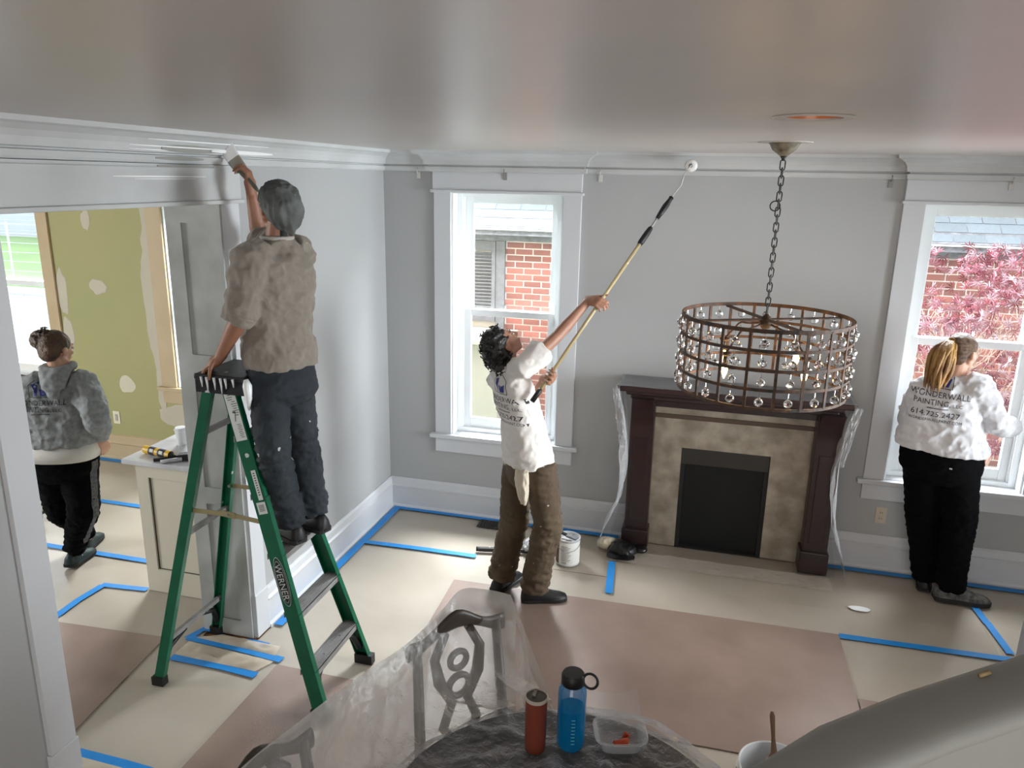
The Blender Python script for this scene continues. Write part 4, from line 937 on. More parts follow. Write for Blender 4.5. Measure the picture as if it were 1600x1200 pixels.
for i, (an, dd) in enumerate(zip(A['an'], ((-.9, .42), (-.95, .3)))): shoe(pA, an, dd, .836, M_black, mat('dark sole', (26, 24, 24), .6))
# pocket flap, white splodge and belt loop
bk = at(447, 560, -2.34)
MB().torus(pel+UP*.055, r, f, .0, .001, 4, 4)
hA = A['headc']; hf, hu = A['hf'], A['hu'].normalized(); hu = (hu-hf*hu.dot(hf)).normalized(); hr = hf.cross(hu)
b = MB(); b.ell(hA-hf*.018+hu*.038, hr*.092, hf*.112, hu*.088, 24, 16).ell(hA-hf*.075+hu*.012, hr*.085, hf*.075, hu*.085, 20, 14).ell(hA-hf*.115-hu*.012, hr*.06, hf*.045, hu*.05).cone(hA-hf*.13-hu*.02, .04, hA-hf*.165-hu*.045, .018)
m_ = crumple(voxel(b, .006, 3), .017, 13, (1.6, 1.6, .6), True)
m_.v = [p for p in m_.v]
m_.build('bandana', mat('dark grey bandana', (104, 108, 106), .8, var=(9, 1, (66, 70, 70)), spots=(45, .1, (176, 178, 176), .3)), pA, True)
b = MB().cone(hA-hf*.085-hu*.085, .02, hA-hf*.085-hu*.125, .024).tube([hA-hf*.09-hu*.11, hA-hf*.10-hu*.15, hA-hf*.085-hu*.185], [.016, .012, .004], 8).tube([hA-hf*.07-hu*.11, hA-hf*.06-hu*.15, hA-hf*.07-hu*.19], [.014, .011, .004], 8)
b.build('bandana_knot', mat('bandana dark', (36, 44, 44), .8), pA, True)
face_bits(PfA, hr, hf, hu, pA)
# paint brush in his right hand
br = thing('paint_brush', at(387, 280, -1.98), 'white-loaded angled paint brush held up against the cornice', 'paint brush')
h0, h1, h2, h3 = at(404, 299, -2.07), at(379, 268, -2.0), at(366, 250, -1.97), at(350, 226, -1.93)
bd = (h3-h0).normalized(); bw_ = bd.cross(V(.5, -.85, 0)).normalized(); bt = bd.cross(bw_)
MB().rings([sup(c, bw_, bt, a_, b_, 14) for c, a_, b_ in ((h0, .006, .005), (h0.lerp(h1, .25), .011, .008), (h0.lerp(h1, .6), .008, .007), (h1, .018, .009), (h1.lerp(h2, .4), .03, .010))]).build('handle', mat('worn grey-green handle', (92, 96, 84), .5), br, True)
MB().rings([sup(c, bw_, bt, a_, b_, 20, 5) for c, a_, b_ in ((h1.lerp(h2, .2), .032, .012), (h2, .034, .013))]).build('ferrule', mat('paint-caked ferrule', (150, 146, 136), .5, .3), br, True, 40)
MB().rings([sup(c, bw_, bt, a_, b_, 20, 4) for c, a_, b_ in ((h2, .033, .012), (h2.lerp(h3, .6)+bw_*.002, .038, .012), (h3+bw_*.008, .036, .004))]).build('bristles', M_wet, br, True, 40)

# ---- man in white T-shirt with the roller pole
f = V(.75, .66, 0).normalized(); r = V(f.y, -f.x, 0)
B = dict(f=f, r=r, base=V(1.36, -1.08, 0), seed=5, skin=M_skB, arm=.92)
pel, wai, che, sho, nek = at(827, 728, -1.06), at(824, 690, -1.06), at(806, 622, -1.06), at(797, 585, -1.06), at(792, 568, -1.05)
B['torso'] = [(pel-UP*.08, .11, .085), (pel, .15, .10), (wai, .135, .09), (che, .155, .10), (sho, .14, .08), (nek, .058, .058)]
B['neck'] = nek; B['headc'] = at(786, 537, -1.06)+UP*.0; B['hf'] = (f*.66+UP*.75).normalized(); B['hu'] = (-f*.75+UP*.66)
pole0, pole1 = at(846, 606, -1.16), at(1081, 262, -.135)
def polep(u):     # pole point by photo column
    lo, hi = 0, 1
    for _ in range(40):
        m_ = (lo+hi)/2; p = pole0.lerp(pole1, m_); q = p-CP; uu = 800+FPX*q.dot(CR)/q.dot(CF)
        if uu < u: lo = m_
        else: hi = m_
    return pole0.lerp(pole1, lo)
gR, gL = polep(938), polep(860); pd = (pole1-pole0).normalized()
B['sh'] = (at(776, 590, -.94), at(818, 575, -1.19)); 
hdR, pnR = grip(gR, pd, V(.9, -.1, .45), .012); hdL, pnL = grip(gL, pd, V(.8, -.5, .3), .012)
if pnR.dot(V(.2, .9, -.2)) < 0: pnR = -pnR
if pnL.dot(V(.1, -.9, .2)) < 0: pnL = -pnL
wR = gR-hdR*.066-pnR*.026-pd*.02; wL = gL-hdL*.066-pnL*.026-pd*.02; sR = 1 if (hdR.cross(pnR)).dot(pd) > 0 else -1; sL = 1 if (hdL.cross(pnL)).dot(pd) > 0 else -1
B['wr'] = (wL, wR); B['el'] = (at(826, 634, -1.0), B['sh'][1].lerp(wR, .5)-UP*.02)
B['hand'] = ((hdL, pnL, 1.15, .3, sL), (hdR, pnR, 1.1, -.1, sR))
B['hip'] = (at(808, 735, -.98), at(846, 735, -1.13)); B['kn'] = (at(803, 818, -1.0), at(856, 822, -1.12)); B['an'] = (V(1.235, -1.04, .115), V(1.475, -1.12, .115))
pB, PfB = human('person', B, 'man with curly black hair and white T-shirt reaching up with the long roller pole')
B['shirt'] = [(at(826, 721, -1.06), .184, .150), (at(824, 704, -1.06), .178, .142), (at(817, 665, -1.06), .16, .125), (at(806, 622, -1.06), .168, .122), (at(799, 595, -1.06), .165, .110), (at(795, 578, -1.06), .12, .085), (nek+UP*.01, .072, .07)]
sB = shirt(B, pB, mat('off-white T-shirt', (222, 218, 214), .85, bump=(160, .15)), 't_shirt', sleeve=.55, slr=(.070, .084), wr_amp=.012)
spine = (sho-pel).normalized()
print_on(sB, pB, company(.30), at(776, 634, -1.2), r, spine, f, che+f*.02)
B['pelvis'] = [(pel-UP*.13, .125, .10), (pel-UP*.07, .168, .130), (pel, .165, .128), (wai, .15, .115)]
M_oliv = mat('olive-brown work trousers', (96, 82, 62), .85, var=(3, .9, (70, 54, 42)), spots=(24, .14, (190, 184, 172), .07), bump=(200, .2))
pants(B, pB, M_oliv, (.100, .092, .090), 'work_trousers', .014, .03)
shoe(pB, B['an'][0], (.35, .95), .004, M_black, MATS['dark sole'], 1.05); shoe(pB, B['an'][1], (.93, .36), .004, M_black, MATS['dark sole'], 1.05)
c = B['headc']; hf = B['hf']; hu = B['hu'].normalized(); hr = hf.cross(hu)
b = MB().ell(c-hf*.026+hu*.054, hr*.088, hf*.096, hu*.078, 22, 14).ell(c-hf*.07-hu*.01, hr*.094, hf*.085, hu*.10).ell(c-hf*.085-hu*.08, hr*.085, hf*.06, hu*.06).ell(c-hf*.045-UP*.10, hr*.08, hf*.05, hu*.06)
m_ = crumple(voxel(b, .008, 2), .014, 24, (1, 1, 1), False)
random.seed(5)
for k in range(70):
    i = random.randrange(len(m_.n)); p = Vector(m_.v[i]); n_ = Vector(m_.n[i])
    if (p-c).dot(hf) > .05 or ((p-c).dot(hf) > -.015 and (p-c).dot(hu) < .10): continue
    q0 = p-n_*.006; ax = (n_+UP*-.6).normalized(); e1 = ax.orthogonal().normalized(); e2 = ax.cross(e1); R_ = random.uniform(.008, .014); n0 = random.uniform(0, 6)
    m_.tube([q0+ax*(.030*s/10)+(e1*math.cos(n0+s*.8)+e2*math.sin(n0+s*.8))*R_ for s in range(11)], [.0045]*10+[.002], 5)
m_.build('curly_hair', M_hairB, pB, True)
face_bits(PfB, hr, hf, hu, pB)
# roller and pole
t = thing('roller_pole', pole0, 'long tan extension pole with black grip and small white roller touching the cornice', 'paint roller')
q1, q2, q3, q4 = polep(1003), polep(1029), polep(1049), pole1
MB().tube([pole0-pd*.06, q1], .0115, 14).build('pole', mat('tan paint-splashed pole', (178, 162, 122), .4, spots=(18, .1, (230, 228, 220), .4)), t, True)
MB().tube([pole0-pd*.10, pole0-pd*.02, pole0-pd*.01], [.015, .016, .012], 14).build('end_grip', M_black, t, True)
e = (q2-q1); MB().tube([q1-pd*.03, q1-pd*.01, q1+e*.3, q1+e*.5, q1+e*.55], [.016, .019, .019, .016, .011], 14).build('locking_collar', M_black, t, True)
MB().tube([q1+e*.5, q2], .008, 12).build('adapter', M_metal, t, True)
MB().tube([q2-pd*.02, q2+(q3-q2)*.3, q2+(q3-q2)*.55, q2+(q3-q2)*.9, q3], [.012, .018, .020, .013, .016], 14).build('roller_handle', M_black, t, True)
roll = at(1080, 259, -.175)
MB().tube([q3, q3.lerp(roll, .4)+V(.012, 0, 0), q3.lerp(roll, .75)+V(-.01, 0, 0), roll+V(0, -.07, 0), roll+V(0, .06, 0)], .0035, 8).build('wire_frame', mat('painted wire', (190, 190, 188), .4, .3), t, True)
MB().lathe(roll+V(0, -.055, 0), [(.012, 0), (.022, 0), (.038, .004), (.040, .02), (.040, .105), (.034, .11), (.012, .11), (.012, 0)], 28, axis=(0, 1, 0)).build('roller_cover', mat('wet roller nap', (228, 228, 226), .6, bump=(150, .4)), t, True)
MB().lathe(roll+V(0, -.058, 0), [(.001, 0), (.013, 0), (.013, .01), (.001, .01)], 16, axis=(0, 1, 0)).build('end_cap', mat('grey cap', (130, 130, 128), .5), t, True)
# rag in his back pocket
cR = at(828, 742, -1.19)-f*.055
rag = MB().rings([sup(cR+UP*z+f*o_, r, f, a_, b_, 16) for z, a_, b_, o_ in ((.05, .035, .016, .03), (.03, .055, .03, .0), (-.03, .062, .032, .0), (-.09, .056, .028, .005), (-.14, .042, .022, .01), (-.185, .024, .014, .015))])
m_ = crumple(voxel(rag, .006, 2), .012, 22, (1.3, 1.3, .35), True); tag(m_.build('rag', mat('cream rag', (206, 196, 178), .9), smooth=True), 'cream cotton rag hanging from the back pocket of the olive-brown trousers', 'rag')
# ---- woman at the right-hand window
f = V(.27, .96, 0).normalized(); r = V(f.y, -f.x, 0)
C_ = dict(f=f, r=r, base=V(4.03, -.26, 0), seed=9, skin=M_skC, hsz=.92, hs=.97)
pel, wai, che, sho, nek = at(1471, 712, -.30), at(1470, 676, -.31), at(1474, 632, -.31), at(1484, 603, -.31), at(1491, 586, -.31)
C_['torso'] = [(pel-UP*.08, .14, .10), (pel, .18, .12), (wai, .17, .11), (che, .165, .11), (sho, .14, .085), (nek, .055, .055)]
C_['neck'] = nek; C_['headc'] = at(1505, 550, -.30); C_['hf'] = V(.80, .60, -.02).normalized(); C_['hu'] = UP
C_['sh'] = (at(1442, 610, -.25), at(1528, 605, -.36)); C_['el'] = (at(1420, 655, -.17), at(1558, 664, -.37)); C_['wr'] = (at(1450, 668, -.07), at(1585, 668, -.17))
C_['hand'] = ((V(.9, .3, .1), V(0, .6, -.6), .5, .3), (V(.35, .9, .25), V(-.4, .1, -.9), .5, .3))
C_['hip'] = (at(1444, 722, -.27), at(1500, 724, -.33)); C_['kn'] = (at(1441, 810, -.24), at(1499, 812, -.33)); C_['an'] = (V(3.965, -.20, .11), V(4.085, -.33, .11))
pC, PfC = human('person', C_, 'woman with blond ponytail and white long-sleeved shirt working at the right-hand window')
C_['shirt'] = [(at(1471, 700, -.30), .262, .175), (at(1471, 690, -.30), .262, .172), (at(1471, 665, -.31), .235, .16), (at(1474, 632, -.31), .215, .145), (at(1480, 612, -.31), .185, .125), (at(1486, 598, -.31), .13, .10), (nek+UP*.008, .07, .068)]
sC = shirt(C_, pC, mat('light grey-white shirt', (208, 208, 212), .85, bump=(160, .15)), 'long_sleeved_shirt', sleeve=1.88, slr=(.092, .078), wr_amp=.018)
print_on(sC, pC, company(.325), at(1466, 632, -.48), r, UP, f, che)
C_['pelvis'] = [(pel-UP*.16, .16, .12), (pel-UP*.08, .235, .155), (pel, .24, .158), (wai, .215, .14)]
M_blk = mat('black trousers', (5, 5, 7), .95, spec=.12, bump=(150, .15))
pants(C_, pC, M_blk, (.120, .100, .084), 'trousers', .012, .03)
M_snk = mat('grey black sneaker', (46, 46, 46), .6, var=(30, 1, (110, 108, 104)))
shoe(pC, C_['an'][0], (.2, .95), .004, M_black, MATS['dark sole'], .98); shoe(pC, C_['an'][1], (.96, .02), .004, M_snk, MATS['dark sole'], 1.2, 'sneaker')
c = C_['headc']; hf = C_['hf']; hu = UP; hr = hf.cross(hu); M_hc = mat('dark blond hair', (112, 84, 62), .4, var=(16, 1, (70, 50, 38)), stretch=(1, 1, 5), bump=(90, .6))
b = MB().ell(c-hf*.024+hu*.036, hr*.082, hf*.096, hu*.084, 22, 14).ell(c-hf*.060-hu*.01, hr*.074, hf*.058, hu*.07)
crumple(voxel(b, .007, 3), .006, 26, (1, 1, 1), True).build('hair', M_hc, pC, True)
tie = c-hf*.098+hu*.068-hr*.01; b = MB(); random.seed(8)
for k in range(46):
    a = random.uniform(0, 6.28); rr_ = random.uniform(0, 1)**.5; o1 = (hr*math.cos(a)+hf*math.sin(a))*rr_; L = random.uniform(.85, 1.08); wv = random.uniform(0, 6)
    pts = []
    for s in range(12):
        q = s/11*L*.86; wd = .014+.052*math.sin(min(1, q)*2.6)**.8 if q > 0 else .014
        pts.append(tie-hf*(.055*math.sin(min(1, q*1.6)*1.57)+.010*q)-V(.030*q, .05*q, 0)+UP*(.03*math.sin(q*3.14)*(1 if q < .5 else .3)-.33*q**1.25)+o1*wd+hr*.008*math.sin(q*9+wv))
    b.tube(pts, [.011, .013]+[.013]*7+[.010, .007, .002], 6)
b.build('ponytail', mat('blond ponytail', (172, 132, 74), .45, var=(9, 1, (96, 56, 34)), bump=(100, .7)), pC, True)
MB().torus(tie, hu, hr, .018, .008, 16, 8).build('hair_tie', mat('hair tie', (150, 110, 60), .6), pC, True)
MB().cone(PfC(.081, .004, -.006), .0045, PfC(.080, .010, -.034), .0028, 8).build('earbud', M_white, pC, True)
face_bits(PfC, hr, hf, hu, pC, (90, 64, 44))
lbl = at(1484, 722, -.49); MB().obox(pel-f*.172+r*.06+UP*-.02, r*.008, f*.002, UP*.004).build('pocket_tag', M_lab, pC)

# ---- woman in the grey hoodie in the kitchen
f = V(-.35, .94, 0).normalized(); r = V(f.y, -f.x, 0); Y = -1.6
D = dict(f=f, r=r, base=V(-1.66, -1.6, 0), seed=13, skin=M_skC, hsz=.92, hs=.97)
pel, wai, che, sho, nek = at(98, 712, Y), at(93, 676, Y), at(84, 630, Y), at(88, 597, Y), at(93, 580, Y)
D['torso'] = [(pel-UP*.08, .14, .10), (pel, .17, .12), (wai, .16, .11), (che, .165, .11), (sho, .14, .085), (nek, .055, .055)]
D['neck'] = nek; D['headc'] = at(90, 545, Y); D['hf'] = V(.10, .99, -.14).normalized(); D['hu'] = UP
D['sh'] = (at(46, 606, -1.68), at(128, 601, -1.55)); D['el'] = (at(34, 655, -1.72), at(150, 648, -1.60)); D['wr'] = (at(48, 694, -1.55), at(159, 684, -1.50))
D['hand'] = ((V(.2, .5, -.9), V(.5, .5, 0), .4, .2), (V(.05, .25, -1), V(-.8, .3, 0), .6, .3))
D['hip'] = (at(76, 720, -1.64), at(121, 720, -1.56)); D['kn'] = (at(98, 800, -1.50), at(131, 800, -1.58)); D['an'] = (V(-1.75, -1.36, .115), V(-1.65, -1.58, .13))
pD, PfD = human('person', D, 'woman in grey hoodie and black trousers with hair in a bun, walking in the kitchen')
D['shirt'] = [(at(97, 690, Y), .232, .165), (at(96, 682, Y), .232, .165), (at(92, 660, Y), .222, .155), (at(86, 630, Y), .205, .145), (at(86, 608, Y), .18, .125), (at(90, 592, Y), .12, .09), (nek+UP*.005, .07, .07)]
M_hood = mat('heather grey fleece', (160, 164, 165), .9, var=(40, .6, (118, 122, 122)), bump=(200, .2))
sD = shirt(D, pD, M_hood, 'hoodie', sleeve=1.92, slr=(.100, .086), wr_amp=.016)
print_on(sD, pD, company(.30, True), at(62, 640, Y-.15), r, UP, f, che)
hd = MB().rings([sup(nek+f*(-.045-.02*k)+UP*(.045-.045*k)-UP*.0, r, f, .102-.012*k, .045+.010*k-.004*k*k, 24) for k in range(4)]).cone(nek-f*.085-UP*.02, .055, nek-f*.12-UP*.13, .022, 14, 1.5, r).torus(nek+UP*.03, r, f, .082, .024, 28, 10)
crumple(voxel(hd, .008, 4), .01, 11, (1, 1, 1), True).build('hood', M_hood, pD, True)
MB().rings([sup(c_, r, f, a_, b_) for c_, a_, b_ in ((at(98, 700, Y)-UP*.055, .222, .16), (at(98, 700, Y), .228, .162), (at(97, 690, Y)+UP*.01, .224, .158))]).build('undershirt_hem', mat('white undershirt', (226, 224, 218), .85), pD, True)
D['pelvis'] = [(pel-UP*.16, .15, .11), (pel-UP*.08, .215, .150), (pel, .218, .152), (wai, .20, .14)]
oD = pants(D, pD, M_blk, (.125, .098, .066), 'trousers', .012, .02)
st = []
hp, kn, an = D['hip'][1], D['kn'][1], D['an'][1]
me = oD.data; bv = BVHTree.FromPolygons([q.co+WL[oD.name] for q in me.vertices], [tuple(q.vertices) for q in me.polygons])
R_ = []
for k in range(30):
    s = k/29; c = (hp+UP*.02).lerp(kn, min(1, s*2)) if s < .5 else kn.lerp(an+UP*.06, s*2-1); row = []
    for w_ in (-1, 0, 1):
        d_ = (r*.9-f*.35).normalized(); o_ = c+(V(d_.y, -d_.x, 0))*w_*(.030-.010*s); h_ = bv.ray_cast(o_+d_*.4, -d_, .6)
        row.append((h_[0] if h_[0] is not None else o_+d_*.1)+d_*.004)
    R_.append(row)
MB().rings(R_, cap=False, closed=False).build('side_stripe', mat('heather stripe', (104, 106, 110), .9, var=(60, 1, (60, 62, 66))), pD, True)
shoe(pD, D['an'][1], (-.2, .98), .004, mat('dark teal shoe', (26, 48, 50), .5, spots=(30, .15, (190, 200, 200), .25)), MATS['dark sole'], .98, tilt=.15); shoe(pD, D['an'][0], (-.35, .94), .004, MATS['dark teal shoe'], MATS['dark sole'], .98)
c = D['headc']; hf = D['hf']; hu = (UP-hf*UP.dot(hf)).normalized(); hr = hf.cross(hu); M_hd = mat('brown hair', (58, 40, 30), .45, var=(16, 1, (104, 74, 48)), bump=(90, .6))
b = MB().ell(c-hf*.024+hu*.036, hr*.082, hf*.096, hu*.084, 22, 14).ell(c-hf*.060-hu*.01, hr*.074, hf*.058, hu*.07)
crumple(voxel(b, .007, 3), .006, 26, (1, 1, 1), True).build('hair', M_hd, pD, True)
bn = at(66, 531, Y-.04); b = MB().ell(bn, V(.070, 0, 0), V(0, .065, 0), V(0, 0, .062)).ell(bn+V(.05, 0, .02), V(.05, 0, 0), V(0, .05, 0), V(0, 0, .045)); m_ = crumple(voxel(b, .007, 2), .02, 24, (1, 1, 1), True)
random.seed(2)
for k in range(40):
    a = random.uniform(0, 6.28); e = random.uniform(-.3, 1.4); d_ = V(math.cos(a)*math.cos(e), math.sin(a)*math.cos(e), math.sin(e)); p = bn+V(.02, 0, .01)+d_*.05
    m_.tube([p, p+d_*.02+V(.012, 0, .004), p+d_*.026+V(.03, .0, -.006)], [.0035, .003, .001], 4)
m_.build('hair_bun', M_hd, pD, True)
face_bits(PfD, hr, hf, hu, pD, (60, 44, 32))

# ------------------------------------------------------------------ things on the floor
cx, cy = 1.585, -.545
t = thing('paint_can', (cx, cy, 0), 'white open paint can with printed label, standing right of the man with the pole', 'paint can')
MB().lathe((cx, cy, .001), [(.001, 0), (.082, 0), (.084, .004), (.082, .008), (.082, .186), (.085, .190), (.085, .194), (.078, .194), (.078, .012), (.001, .012)], 40).build('can_body', mat('can metal', (196, 198, 200), .3, .5), t, True, 40)
MB().lathe((cx, cy, .012), [(.0828, 0), (.0832, .002), (.0832, .164), (.0828, .166)], 40).build('label', mat('white paper label', (226, 226, 222), .5), t, True, 40)
def can_patch(a0, a1, z0, z1, mt, nm='label_print', rr_=.0840):
    n_ = max(2, int((a1-a0)/8)); q = MB(); q.rings([[V(cx+rr_*math.cos(math.radians(a0+(a1-a0)*k/n_)), cy+rr_*math.sin(math.radians(a0+(a1-a0)*k/n_)), z) for z in (z0, z1)] for k in range(n_+1)], cap=False, closed=False); return q.build(nm, mt, t)
can_patch(195, 232, .013, .178, mat('label brown red', (84, 34, 26), .5))
for k in range(13): can_patch(246, 246+34+(k*29 % 17), .150-k*.009, .1525-k*.009, M_lt)
for k in range(5): can_patch(250+k*5, 252+k*5, .022, .034, M_black)
MB().lathe((cx, cy, .150), [(.001, .02), (.05, .021), (.077, .02), (.077, .018), (.001, .018)], 30).build('paint', M_wet, t, True)
MB().tube([V(cx+.086*math.cos(a), cy+.086*math.sin(a)-.0, .165-.05*math.sin(a_)) for a, a_ in [(3.3+k*.26, k*.262) for k in range(13)]], .0018, 6).build('wire_handle', M_metal, t, True)
t = thing('paint_brush', (cx-.04, cy-.02, .19), 'dark-handled brush resting across the open paint can', 'paint brush')
MB().beam((cx-.085, cy+.03, .212), (cx-.01, cy+.0, .202), .022, .012).build('handle', M_black, t); MB().beam((cx-.01, cy, .202), (cx+.02, cy-.01, .200), .04, .014).build('ferrule', M_metal, t); MB().beam((cx+.02, cy-.01, .200), (cx+.065, cy-.025, .196), .042, .012).build('bristles', mat('bristles grey', (120, 124, 130), .6), t)
t = thing('spattered_stick', (1.1, -.53, 0), 'dark paint-spattered stick lying on the paper behind the man with the pole', 'stick')
MB().beam((.93, -.585, .018), (1.30, -.505, .018), .028, .026).build('stick', mat('spattered black', (24, 22, 22), .5, spots=(40, .25, (220, 220, 216), .6)), t)
MB().tube([(.92, -.587, .018), (.945, -.582, .018)], .018, 10).build('end_knob', M_black, t, True)
def crumpled(name, c, rx, ry, rz, mt, label, cat, seed, amp=.018, sc=18):
    b = MB().ell(c+V(0, 0, rz), V(rx, 0, 0), V(0, ry, 0), V(0, 0, rz), 18, 12).ell(c+V(rx*.5, ry*.3, rz*.7), V(rx*.6, 0, 0), V(0, ry*.5, 0), V(0, 0, rz*.7)); m_ = crumple(voxel(b, .006, 2), amp, sc, (1, 1, 1), True, seed=seed)
    zmin = min(p[2] for p in m_.v); m_.v = [(p[0], p[1], p[2]-zmin+c.z) for p in m_.v]; return tag(m_.build(name, mt, smooth=True), label, cat)
crumpled('rag', V(1.29, -.46, .001), .05, .09, .04, mat('grey rag', (176, 176, 178), .9), 'small crumpled grey rag between the legs of the man with the pole', 'rag', 2)
crumpled('work_glove', V(1.83, -.27, .001), .075, .06, .04, mat('cream glove', (196, 186, 164), .85, spots=(30, .2, (60, 54, 46), .35)), 'crumpled cream and black work glove beside the left mantel leg', 'glove', 6)
c = atz(966, 868, .0)+V(.02, .04, 0)
t = thing('baseball_cap', c, 'black baseball cap lying on the floor at the left foot of the mantel', 'cap')
b = MB().ell(c+V(.0, .0, .035), V(.105, 0, 0), V(0, .09, 0), V(0, 0, .06), 22, 14); m_ = crumple(voxel(b, .007, 3), .014, 12, (1, 1, 1), True); m_.v = [(p[0], p[1], max(.004, p[2])) for p in m_.v]
M_cap = mat('glossy black', (12, 12, 14), .3); m_.build('crown', M_cap, t, True)
MB().grid(lambda u, v: c+V((u-.5)*.20, -.055-.085*v*math.sin(math.pi*(.12+.76*u)), .022-.014*v+.018*math.sin(math.pi*u)), 16, 8).grid(lambda u, v: c+V((u-.5)*.20, -.055-.085*v*math.sin(math.pi*(.12+.76*u)), .018-.014*v+.018*math.sin(math.pi*u)), 16, 8).build('visor', M_cap, t, True)
MB().ell(c+V(.13, .05, .03), V(.05, 0, 0), V(0, .05, 0), V(0, 0, .025), 12, 8).build('strap_side', M_cap, t, True)
MB().ell(c+V(0, 0, .096), V(.008, 0, 0), V(0, .008, 0), V(0, 0, .005), 8, 6).build('button', M_cap, t, True)
# big bucket with brush
bx, by = 2.83, -2.66
t = thing('paint_bucket', (bx, by, 0), 'white paint bucket with grey paint at the bottom edge beside the stair rail', 'bucket')
MB().lathe((bx, by, .0045), [(.001, 0), (.128, 0), (.145, .30), (.152, .302), (.154, .33), (.148, .334), (.150, .362), (.146, .366), (.141, .362), (.128, .02), (.001, .02)], 44).build('bucket_body', mat('white bucket plastic', (226, 228, 230), .35), t, True, 40)
MB().lathe((bx, by, .24), [(.001, .0), (.1385, .0), (.1385, .004), (.001, .004)], 40).build('paint', mat('grey paint', (172, 174, 176), .15, coat=.5), t, True)
MB().tube([V(bx+.154*math.cos(a), by+.154*math.sin(a), .34-.10*math.sin(b_)) for a, b_ in [(3.2+k*.25, k*.262) for k in range(13)]], .0025, 6).build('wire_handle', M_metal, t, True)
t = thing('paint_brush', (bx, by, .3), 'brown-handled paint brush standing in the white bucket', 'paint brush')
k0, k1, k2 = atz(1204, 1122, .56), V(bx-.01, by+.02, .385), V(bx+.0, by-.01, .25); bd = (k0-k2).normalized(); w_ = V(1, .2, 0); w_ = (w_-bd*w_.dot(bd)).normalized(); bt = bd.cross(w_)
k0 = k1+bd*.20
MB().rings([sup(c_, w_, bt, a_, b_, 14) for c_, a_, b_ in ((k0, .006, .005), (k0.lerp(k1, .08), .011, .007), (k0.lerp(k1, .55), .008, .006), (k0.lerp(k1, .85), .013, .008), (k1, .028, .010))]).build('handle', mat('brown wood handle', (112, 84, 62), .45), t, True)
MB().rings([sup(c_, w_, bt, a_, b_, 20, 5) for c_, a_, b_ in ((k1+bd*.004, .031, .012), (k1-bd*.05, .033, .013))]).build('ferrule', mat('ferrule steel', (150, 150, 150), .35, .8), t, True, 40)
MB().rings([sup(c_, w_, bt, a_, b_, 20, 4) for c_, a_, b_ in ((k1-bd*.05, .032, .012), (k1-bd*.11, .036, .010))]).build('bristles', MATS['bristles grey'], t, True)

# ------------------------------------------------------------------ covered table, chairs, bottles
tx, ty, tr, tz = 2.13, -3.63, .56, .775
M_dark = mat('dark table wood', (16, 15, 16), .35)
t = thing('round_table', (tx, ty, 0), 'dark round table under crumpled plastic at the bottom edge, bottles standing on it', 'table')
MB().lathe((tx, ty, tz-.035), [(.001, 0), (tr-.02, 0), (tr, .01), (tr, .028), (tr-.008, .035), (.001, .035)], 64).build('table_top', M_dark, t, True, 40)
MB().lathe((tx, ty, 0), [(.001, .0), (.26, 0), (.26, .03), (.07, .09), (.05, .3), (.06, .6), (.10, tz-.036), (.001, tz-.036)], 32).build('pedestal', M_dark, t, True, 40)
def film_top(u, v):
    a = u*2*math.pi; rr_ = v*(tr+.10+.02*math.sin(a*5)); x, y = tx+rr_*math.cos(a), ty+rr_*math.sin(a); n_ = .55-2.2*abs(noise.noise(V(x*5, y*7, 1)))+.35-1.1*abs(noise.noise(V(x*13, y*10, 4)))
    z = tz+.004+.030*max(0, n_)
    if rr_ > tr: z -= (rr_-tr)*1.2-.01*noise.noise(V(a*6, 0, 0))
    return V(x, y, z)
cv = thing('plastic_drape', (tx, ty, tz), 'crumpled clear plastic spread over the dark round table', 'plastic sheet')
MB().grid(film_top, 150, 40).build('film', mat('crumpled table film', (214, 216, 222), .12, alpha=.03, amax=.85, bdist=.05, bump=(11, 1), spec=1), cv, True)
def dome(u, v):
    a = math.radians(100-125*u); rr_ = tr+.02+.03*math.sin(math.pi*v); x, y = tx+rr_*math.cos(a), ty+rr_*math.sin(a)
    z = tz-.02+(.085+.03*noise.noise(V(u*6, 2, 0)))*math.sin(v*math.pi/2)*math.sin(math.pi*min(1, u*1.02))**.5
    return V(x-.06*v*math.cos(a), y-.06*v*math.sin(a), z+.006*noise.noise(V(u*20, v*5, 3)))
MB().grid(dome, 60, 10).build('raised_fold', mat('fold film', (214, 216, 220), .14, alpha=.15, amax=.9, bdist=.03, bump=(11, 1), spec=1), cv, True)
t = tag(slab('cardboard_sheet', [(1.86, -3.95), (2.46, -3.80), (2.40, -3.50), (1.80, -3.58)], tz+.028, .004, mat('beige board', (186, 166, 152), .7)), 'beige board lying on the covered table at the very bottom edge', 'board')
def bottle(name, c, label, cat): return thing(name, c, label, cat)
c = atz(891, 1160, tz+.02); c.z = tz+.012
t = thing('water_bottle', c, 'tall translucent blue water bottle with black loop cap on the covered table', 'bottle')
M_bl = mat('blue clear plastic', (0, 128, 186), .1, spec=.8, alpha=.5, amax=.97)
MB().lathe(c, [(.001, 0), (.040, 0), (.046, .008), (.047, .02), (.047, .205), (.045, .222), (.036, .236), (.034, .245), (.001, .245)], 40).build('bottle_body', M_bl, t, True, 50)
MB().lathe(c, [(.001, .012), (.042, .012), (.0435, .02), (.0435, .15), (.001, .15)], 32).build('water', mat('dark blue water', (0, 34, 120), .1), t, True, 50)
MB().lathe(c+UP*.238, [(.001, 0), (.036, 0), (.0385, .004), (.0385, .034), (.034, .041), (.001, .042)], 36).build('cap', M_black, t, True, 40)
MB().torus(c+V(.058, -.006, .262), V(1, -.1, 0), V(0, .25, 1).normalized(), .024, .0045, 24, 8).build('cap_loop', M_black, t, True)
